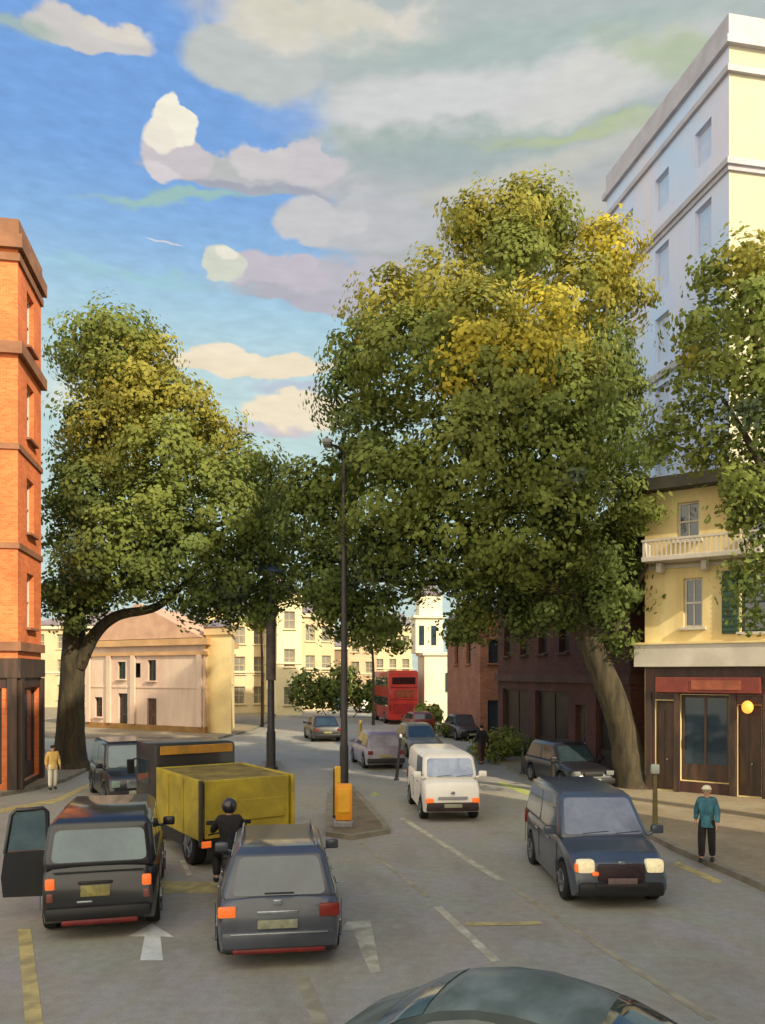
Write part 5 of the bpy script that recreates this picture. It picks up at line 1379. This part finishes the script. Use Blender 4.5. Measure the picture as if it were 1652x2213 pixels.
def skinned(name, nodes, edges, m_, parent, root_i=0, level=2, extra=None):
    """one continuous surface grown round a skeleton; nodes [(x,y,z,r)]"""
    me = bpy.data.meshes.new(name + '_skeleton'); me.from_pydata([n[:3] for n in nodes], edges, [])
    o = bpy.data.objects.new(name + '_skeleton', me); COL.objects.link(o)
    md = o.modifiers.new('skin', 'SKIN'); md.use_smooth_shade = True
    if not me.skin_vertices: raise RuntimeError('skin layer')
    for i, n in enumerate(nodes):
        sv = me.skin_vertices[0].data[i]; r_ = n[3]; sv.radius = (r_, r_) if not isinstance(r_, tuple) else r_
        sv.use_root = (i == root_i)
    sb_ = o.modifiers.new('sub', 'SUBSURF'); sb_.levels = level; sb_.render_levels = level
    dg = bpy.context.evaluated_depsgraph_get(); dg.update()
    nm = bpy.data.meshes.new_from_object(o.evaluated_get(dg)); nm.name = name
    bpy.data.objects.remove(o); bpy.data.meshes.remove(me)
    if extra:
        bm = bmesh.new(); bm.from_mesh(nm)
        for (vs, fs) in extra:
            bv = [bm.verts.new(v) for v in vs]
            for f in fs: bm.faces.new([bv[i] for i in f])
        bm.to_mesh(nm); bm.free()
    nm.materials.clear()
    return link_mesh(name, nm, m_, parent, 180)


def person(label, loc, yaw, top, legs, shoe, hair, S=1.0, stride=0.12, arms=((0.25, 0.02), (0.25, -0.06)), hat=None, elbow=0.0, seated=False, helmet=None, group=None):
    """local: faces +Y"""
    r_ = thing('person', label, 'person', loc, yaw, group)
    V = {}
    hipz = 0.90
    V['pelvis'] = (0, 0, hipz + 0.03); V['waist'] = (0, 0.0, 1.08); V['chest'] = (0, 0.01, 1.28); V['neck'] = (0, 0.0, 1.47); V['head'] = (0, 0.015, 1.60); V['crown'] = (0, 0.01, 1.675)
    J = {}
    for s, nm in ((-1, 'l'), (1, 'r')):
        st = stride * s
        if seated:
            J[nm] = dict(sh=(s * 0.17, 0.0, 1.40), el=(s * 0.27, 0.20, 1.20), wr=(s * 0.30, 0.44, 1.10), pa=(s * 0.30, 0.50, 1.09), hip=(s * 0.09, 0.02, 0.86), kn=(s * 0.22, 0.38, 0.70), an=(s * 0.22, 0.20, 0.30), toe=(s * 0.24, 0.34, 0.26))
        else:
            J[nm] = dict(sh=(s * 0.17, 0.0, 1.40), el=(s * arms[0][0] * 0.92, -st * 0.5 - 0.02, 1.13), wr=(s * arms[0][0], -st * 1.1 + 0.08 + elbow * 0.5, 0.90 + elbow), pa=(s * arms[0][0], -st * 1.2 + 0.11 + elbow * 0.5, 0.83 + elbow),
                         hip=(s * 0.09, 0.0, 0.86), kn=(s * 0.10, st * 0.6 + 0.03, 0.48), an=(s * 0.10, st * 1.1 - 0.02, 0.085), toe=(s * 0.115, st * 1.1 + 0.12, 0.04))
    nodes = [(*V['pelvis'], (0.125, 0.10)), (*V['waist'], (0.115, 0.09)), (*V['chest'], (0.14, 0.10)), (*V['neck'], 0.052), (*V['head'], (0.078, 0.092)), (*V['crown'], (0.06, 0.075))]
    edges = [(0, 1), (1, 2), (2, 3), (3, 4), (4, 5)]; ext = []
    for nm, s in (('l', -1), ('r', 1)):
        j = J[nm]; b = len(nodes)
        nodes += [(*j['sh'], 0.06), (*j['el'], 0.042), (*j['wr'], 0.027), (*j['pa'], (0.036, 0.018)), (*j['hip'], 0.085), (*j['kn'], 0.058), (*j['an'], 0.038), (*j['toe'], 0.03)]
        edges += [(2, b), (b, b + 1), (b + 1, b + 2), (b + 2, b + 3), (0, b + 4), (b + 4, b + 5), (b + 5, b + 6), (b + 6, b + 7)]
        pa = Vector(j['pa']); wr = Vector(j['wr']); d = (pa - wr).normalized(); sd_ = Vector((0, 1, 0)) if abs(d.y) < 0.8 else Vector((1, 0, 0)); inn = Vector((-s, 0, 0)) if abs(d.y) < 0.8 else Vector((0, 0, -1))
        sd_ = (sd_ - d * sd_.dot(d)).normalized()
        for q, (o_, ln) in enumerate(((-0.027, 0.060), (-0.009, 0.075), (0.009, 0.080), (0.027, 0.070))):
            p0 = pa + sd_ * o_ - d * 0.005; p1 = p0 + d * ln * 0.55 + inn * 0.006; p2 = p1 + d * ln * 0.40 + inn * 0.022
            t = MB(); t.tube([p0, p1, p2], [0.0095, 0.0085, 0.006], 6); ext.append((t.v, t.f))
        p0 = wr + sd_ * 0.02 + d * 0.02; t = MB(); t.tube([p0, p0 + sd_ * 0.03 + d * 0.025 + inn * 0.01, p0 + sd_ * 0.035 + d * 0.058 + inn * 0.02], [0.012, 0.010, 0.007], 6); ext.append((t.v, t.f))
    # face: nose, eyes, ears
    hx_, hy_, hz_ = V['head']
    t = MB(); t.ell((0, hy_ + 0.098, hz_ + 0.0), (0.013, 0.018, 0.022), 8, 6); ext.append((t.v, t.f))
    for s in (-1, 1):
        t = MB(); t.ell((s * 0.082, hy_, hz_ + 0.005), (0.012, 0.02, 0.032), 8, 6); ext.append((t.v, t.f))
    body = skinned('body', nodes, edges, SKIN, r_, 0, 2, ext)
    for s in (-1, 1):
        t = MB(); t.ell((s * 0.03, hy_ + 0.083, hz_ + 0.022), (0.012, 0.008, 0.008), 8, 6); t.build('eye', BLACK, body)
    t = MB(); t.ell((0, hy_ + 0.086, hz_ - 0.038), (0.022, 0.008, 0.006), 8, 6); t.build('mouth', mat('lips', (150, 84, 76), 0.6, 0.1, 9), body)
    # clothes
    nd = [(0, 0.0, 0.80, (0.19, 0.155)), (*V['waist'], (0.165, 0.135)), (*V['chest'], (0.19, 0.145)), (0, 0, 1.46, 0.095)]; ed = [(0, 1), (1, 2), (2, 3)]
    for nm in ('l', 'r'):
        j = J[nm]; b = len(nd); nd += [(*j['sh'], 0.095), (*j['el'], 0.072), (*(Vector(j['el']).lerp(Vector(j['wr']), 0.9)), 0.046)]; ed += [(2, b), (b, b + 1), (b + 1, b + 2)]
    hem = []; hf = []
    for k, (z, a_, b_) in enumerate(((0.80, 0.178, 0.150), (0.95, 0.168, 0.142), (1.12, 0.150, 0.122), (1.2, 0.10, 0.08))):
        hem += [(a_ * math.cos(2 * PI * i / 20), b_ * math.sin(2 * PI * i / 20), z) for i in range(20)]
        if k: hf += [((k - 1) * 20 + i, (k - 1) * 20 + (i + 1) % 20, k * 20 + (i + 1) % 20, k * 20 + i) for i in range(20)]
    skinned('jacket', nd, ed, top, r_, 0, 2, [(hem, hf)])
    nd = [(0, 0.0, 1.06, (0.155, 0.13)), (0, 0, 0.92, (0.16, 0.135))]; ed = [(0, 1)]
    for nm in ('l', 'r'):
        j = J[nm]; b = len(nd); nd += [(*j['hip'], 0.115), (*j['kn'], 0.09), (*(Vector(j['kn']).lerp(Vector(j['an']), 0.93)), 0.074)]; ed += [(1, b), (b, b + 1), (b + 1, b + 2)]
    skinned('trousers', nd, ed, legs, r_, 1, 2)
    for nm in ('l', 'r'):
        j = J[nm]; a = Vector(j['an']); tt = Vector(j['toe']); t = MB()
        c = (a + tt) / 2; t.ell((c.x, c.y - 0.01, c.z - 0.012), (0.052, 0.15, 0.052)); t.build('shoe', shoe, r_, smooth=60)
    if helmet:
        t = MB(); t.ell((0, hy_, hz_ + 0.035), (0.135, 0.15, 0.145), 18, 12); hh = t.build('helmet', helmet, r_, smooth=60)
        t = MB(); t.ell((0, hy_ + 0.07, hz_ + 0.03), (0.105, 0.09, 0.05), 14, 8); t.build('visor', GLASS, hh, smooth=60)
    else:
        t = MB(); t.ell((0, hy_ - 0.018, hz_ + 0.045), (0.092, 0.100, 0.085), 16, 10); t.build('hair', hair, r_, smooth=60)
        if hat:
            t = MB(); t.ell((0, hy_, hz_ + 0.085), (0.10, 0.11, 0.07), 16, 10); t.tube([(0, hy_ + 0.05, hz_ + 0.07), (0, hy_ + 0.05, hz_ + 0.082)], 0.115, 16); t.build('hat', hat, r_, smooth=60)
    r_.scale = (S, S, S)
    return r_


DARKC = mat('dark_cloth', (34, 32, 36), 0.9, 0.25, 5)
HAIRD = mat('dark_hair', (40, 30, 26), 0.8, 0.25, 9)
HAIRL = mat('fair_hair', (196, 184, 150), 0.8, 0.15, 9)
SHOE = mat('dark_shoe', (24, 24, 26), 0.6, 0.2, 9)
person('pedestrian in teal blue jacket and black trousers walking on the right pavement', (*G(1527, 1862, 0.12), 0.12), R(150), mat('teal_jacket', (64, 116, 130), 0.85, 0.2, 5, c2=(44, 84, 100)), DARKC, SHOE, HAIRL, 0.90, 0.10, hat=mat('cream_cap', (214, 206, 176), 0.8, 0.1, 6))
person('pedestrian in yellow jacket and white trousers standing at the left corner kerb', (*G(113, 1706, 0.12), 0.12), R(-140), mat('yellow_jacket', (222, 186, 106), 0.85, 0.15, 5, c2=(206, 160, 90)), mat('white_trousers', (226, 216, 196), 0.85, 0.08, 5), SHOE, HAIRD, 0.86, 0.03)
person('dark clad pedestrian at the kerb left of the grey green shrub', (*G(1040, 1652, 0.12), 0.12), R(20), DARKC, mat('brown_cloth', (70, 44, 38), 0.9, 0.2, 5), SHOE, HAIRD, 0.98, 0.12)

# --- motorcycle and rider between the tipper and the grey hatchback
myaw = R(12); mx, my, _ = at(496, 1950)
mloc = (mx, my, 0.0); mc = ahead(mloc, myaw, 0.0)
bk = thing('motorcycle', 'black motorcycle between the yellow tipper and the grey hatchback', 'motorcycle', mc, myaw)


def ringw(y, r, name):
    m = MB(); n = 28
    pts = [(0, y + math.cos(2 * PI * i / n) * (r - 0.05), r + math.sin(2 * PI * i / n) * (r - 0.05)) for i in range(n)]
    vs = []; k = 8
    for i, p in enumerate(pts):
        a = 2 * PI * i / n
        for j in range(k):
            b = 2 * PI * j / k; rr = 0.055 * math.cos(b)
            vs.append((0.06 * math.sin(b), p[1] + math.cos(a) * rr, p[2] + math.sin(a) * rr))
    fs = [(i * k + j, ((i + 1) % n) * k + j, ((i + 1) % n) * k + (j + 1) % k, i * k + (j + 1) % k) for i in range(n) for j in range(k)]
    m.add(vs, fs); w = m.build(name, TYRE, bk, smooth=60)
    q = MB(); q.tube([(-0.05, y, r), (0.05, y, r)], 0.06, 10)
    for i in range(10):
        a = 2 * PI * i / 10; q.tube([(0, y, r), (0, y + math.cos(a) * (r - 0.08), r + math.sin(a) * (r - 0.08))], 0.007, 5)
    q.build('rim', RIM, w)


ringw(0.0, 0.31, 'wheel'); ringw(1.38, 0.31, 'wheel')
BKP = mat('black_gloss', (20, 20, 24), 0.3, 0.15, 4, coat=0.5)
m = MB(); m.box((0, 0.68, 0.48), (0.26, 0.5, 0.36), bev=0.06); m.tube([(0, 0.0, 0.33), (0, 0.4, 0.4)], 0.035, 8); m.build('engine', IRON, bk, smooth=50)
m = MB(); m.ell((0, 0.86, 0.84), (0.15, 0.27, 0.14)); m.build('tank', BKP, bk, smooth=60)
m = MB(); m.box((0, 0.30, 0.80), (0.26, 0.72, 0.10), bev=0.045); m.build('seat', BLACK, bk, smooth=50)
m = MB(); m.box((0, -0.06, 0.74), (0.18, 0.34, 0.12), bev=0.04); m.tube([(0, 0, 0.66), (0, -0.2, 0.52)], 0.04, 6); m.build('mudguard', BKP, bk, smooth=50)
m = MB(); m.box((0, -0.24, 0.74), (0.16, 0.05, 0.08), bev=0.015); m.build('tail_light', REDL, bk)
m = MB(); m.box((0, -0.24, 0.56), (0.20, 0.02, 0.15), bev=0.006); m.build('number_plate', PLATEY, bk)
m = MB(); m.tube([(0.07, 1.38, 0.31), (0.07, 1.12, 0.95)], 0.025, 8); m.tube([(-0.07, 1.38, 0.31), (-0.07, 1.12, 0.95)], 0.025, 8); m.build('fork', CHROME, bk, smooth=50)
m = MB(); m.tube([(-0.36, 0.86, 1.02), (-0.2, 1.02, 1.02), (0, 1.1, 0.98), (0.2, 1.02, 1.02), (0.36, 0.86, 1.02)], 0.016, 8); m.build('handlebar', BLACK, bk, smooth=50)
m = MB(); m.ell((0, 1.24, 0.86), (0.1, 0.08, 0.1)); m.build('headlight', HEADL, bk, smooth=60)
m = MB(); m.tube([(0.18, 0.75, 0.30), (0.19, 0.1, 0.34), (0.19, -0.15, 0.38)], [0.035, 0.05, 0.055], 10); m.build('exhaust', CHROME, bk, smooth=50)
for s in (-1, 1):
    m = MB(); m.tube([(s * 0.28, 0.95, 1.04), (s * 0.32, 0.95, 1.2)], 0.008, 5); m.box((s * 0.34, 0.94, 1.23), (0.14, 0.03, 0.08), bev=0.012); m.build('mirror', BLACK, bk)
rp = ahead(mc, myaw, 0.42)
person('motorcyclist in black with dark helmet riding beside the grey hatchback', (rp[0], rp[1], -0.02), myaw, DARKC, DARKC, SHOE, HAIRD, 1.0, seated=True, helmet=mat('dark_helmet', (40, 38, 40), 0.35, 0.15, 3, coat=0.4))
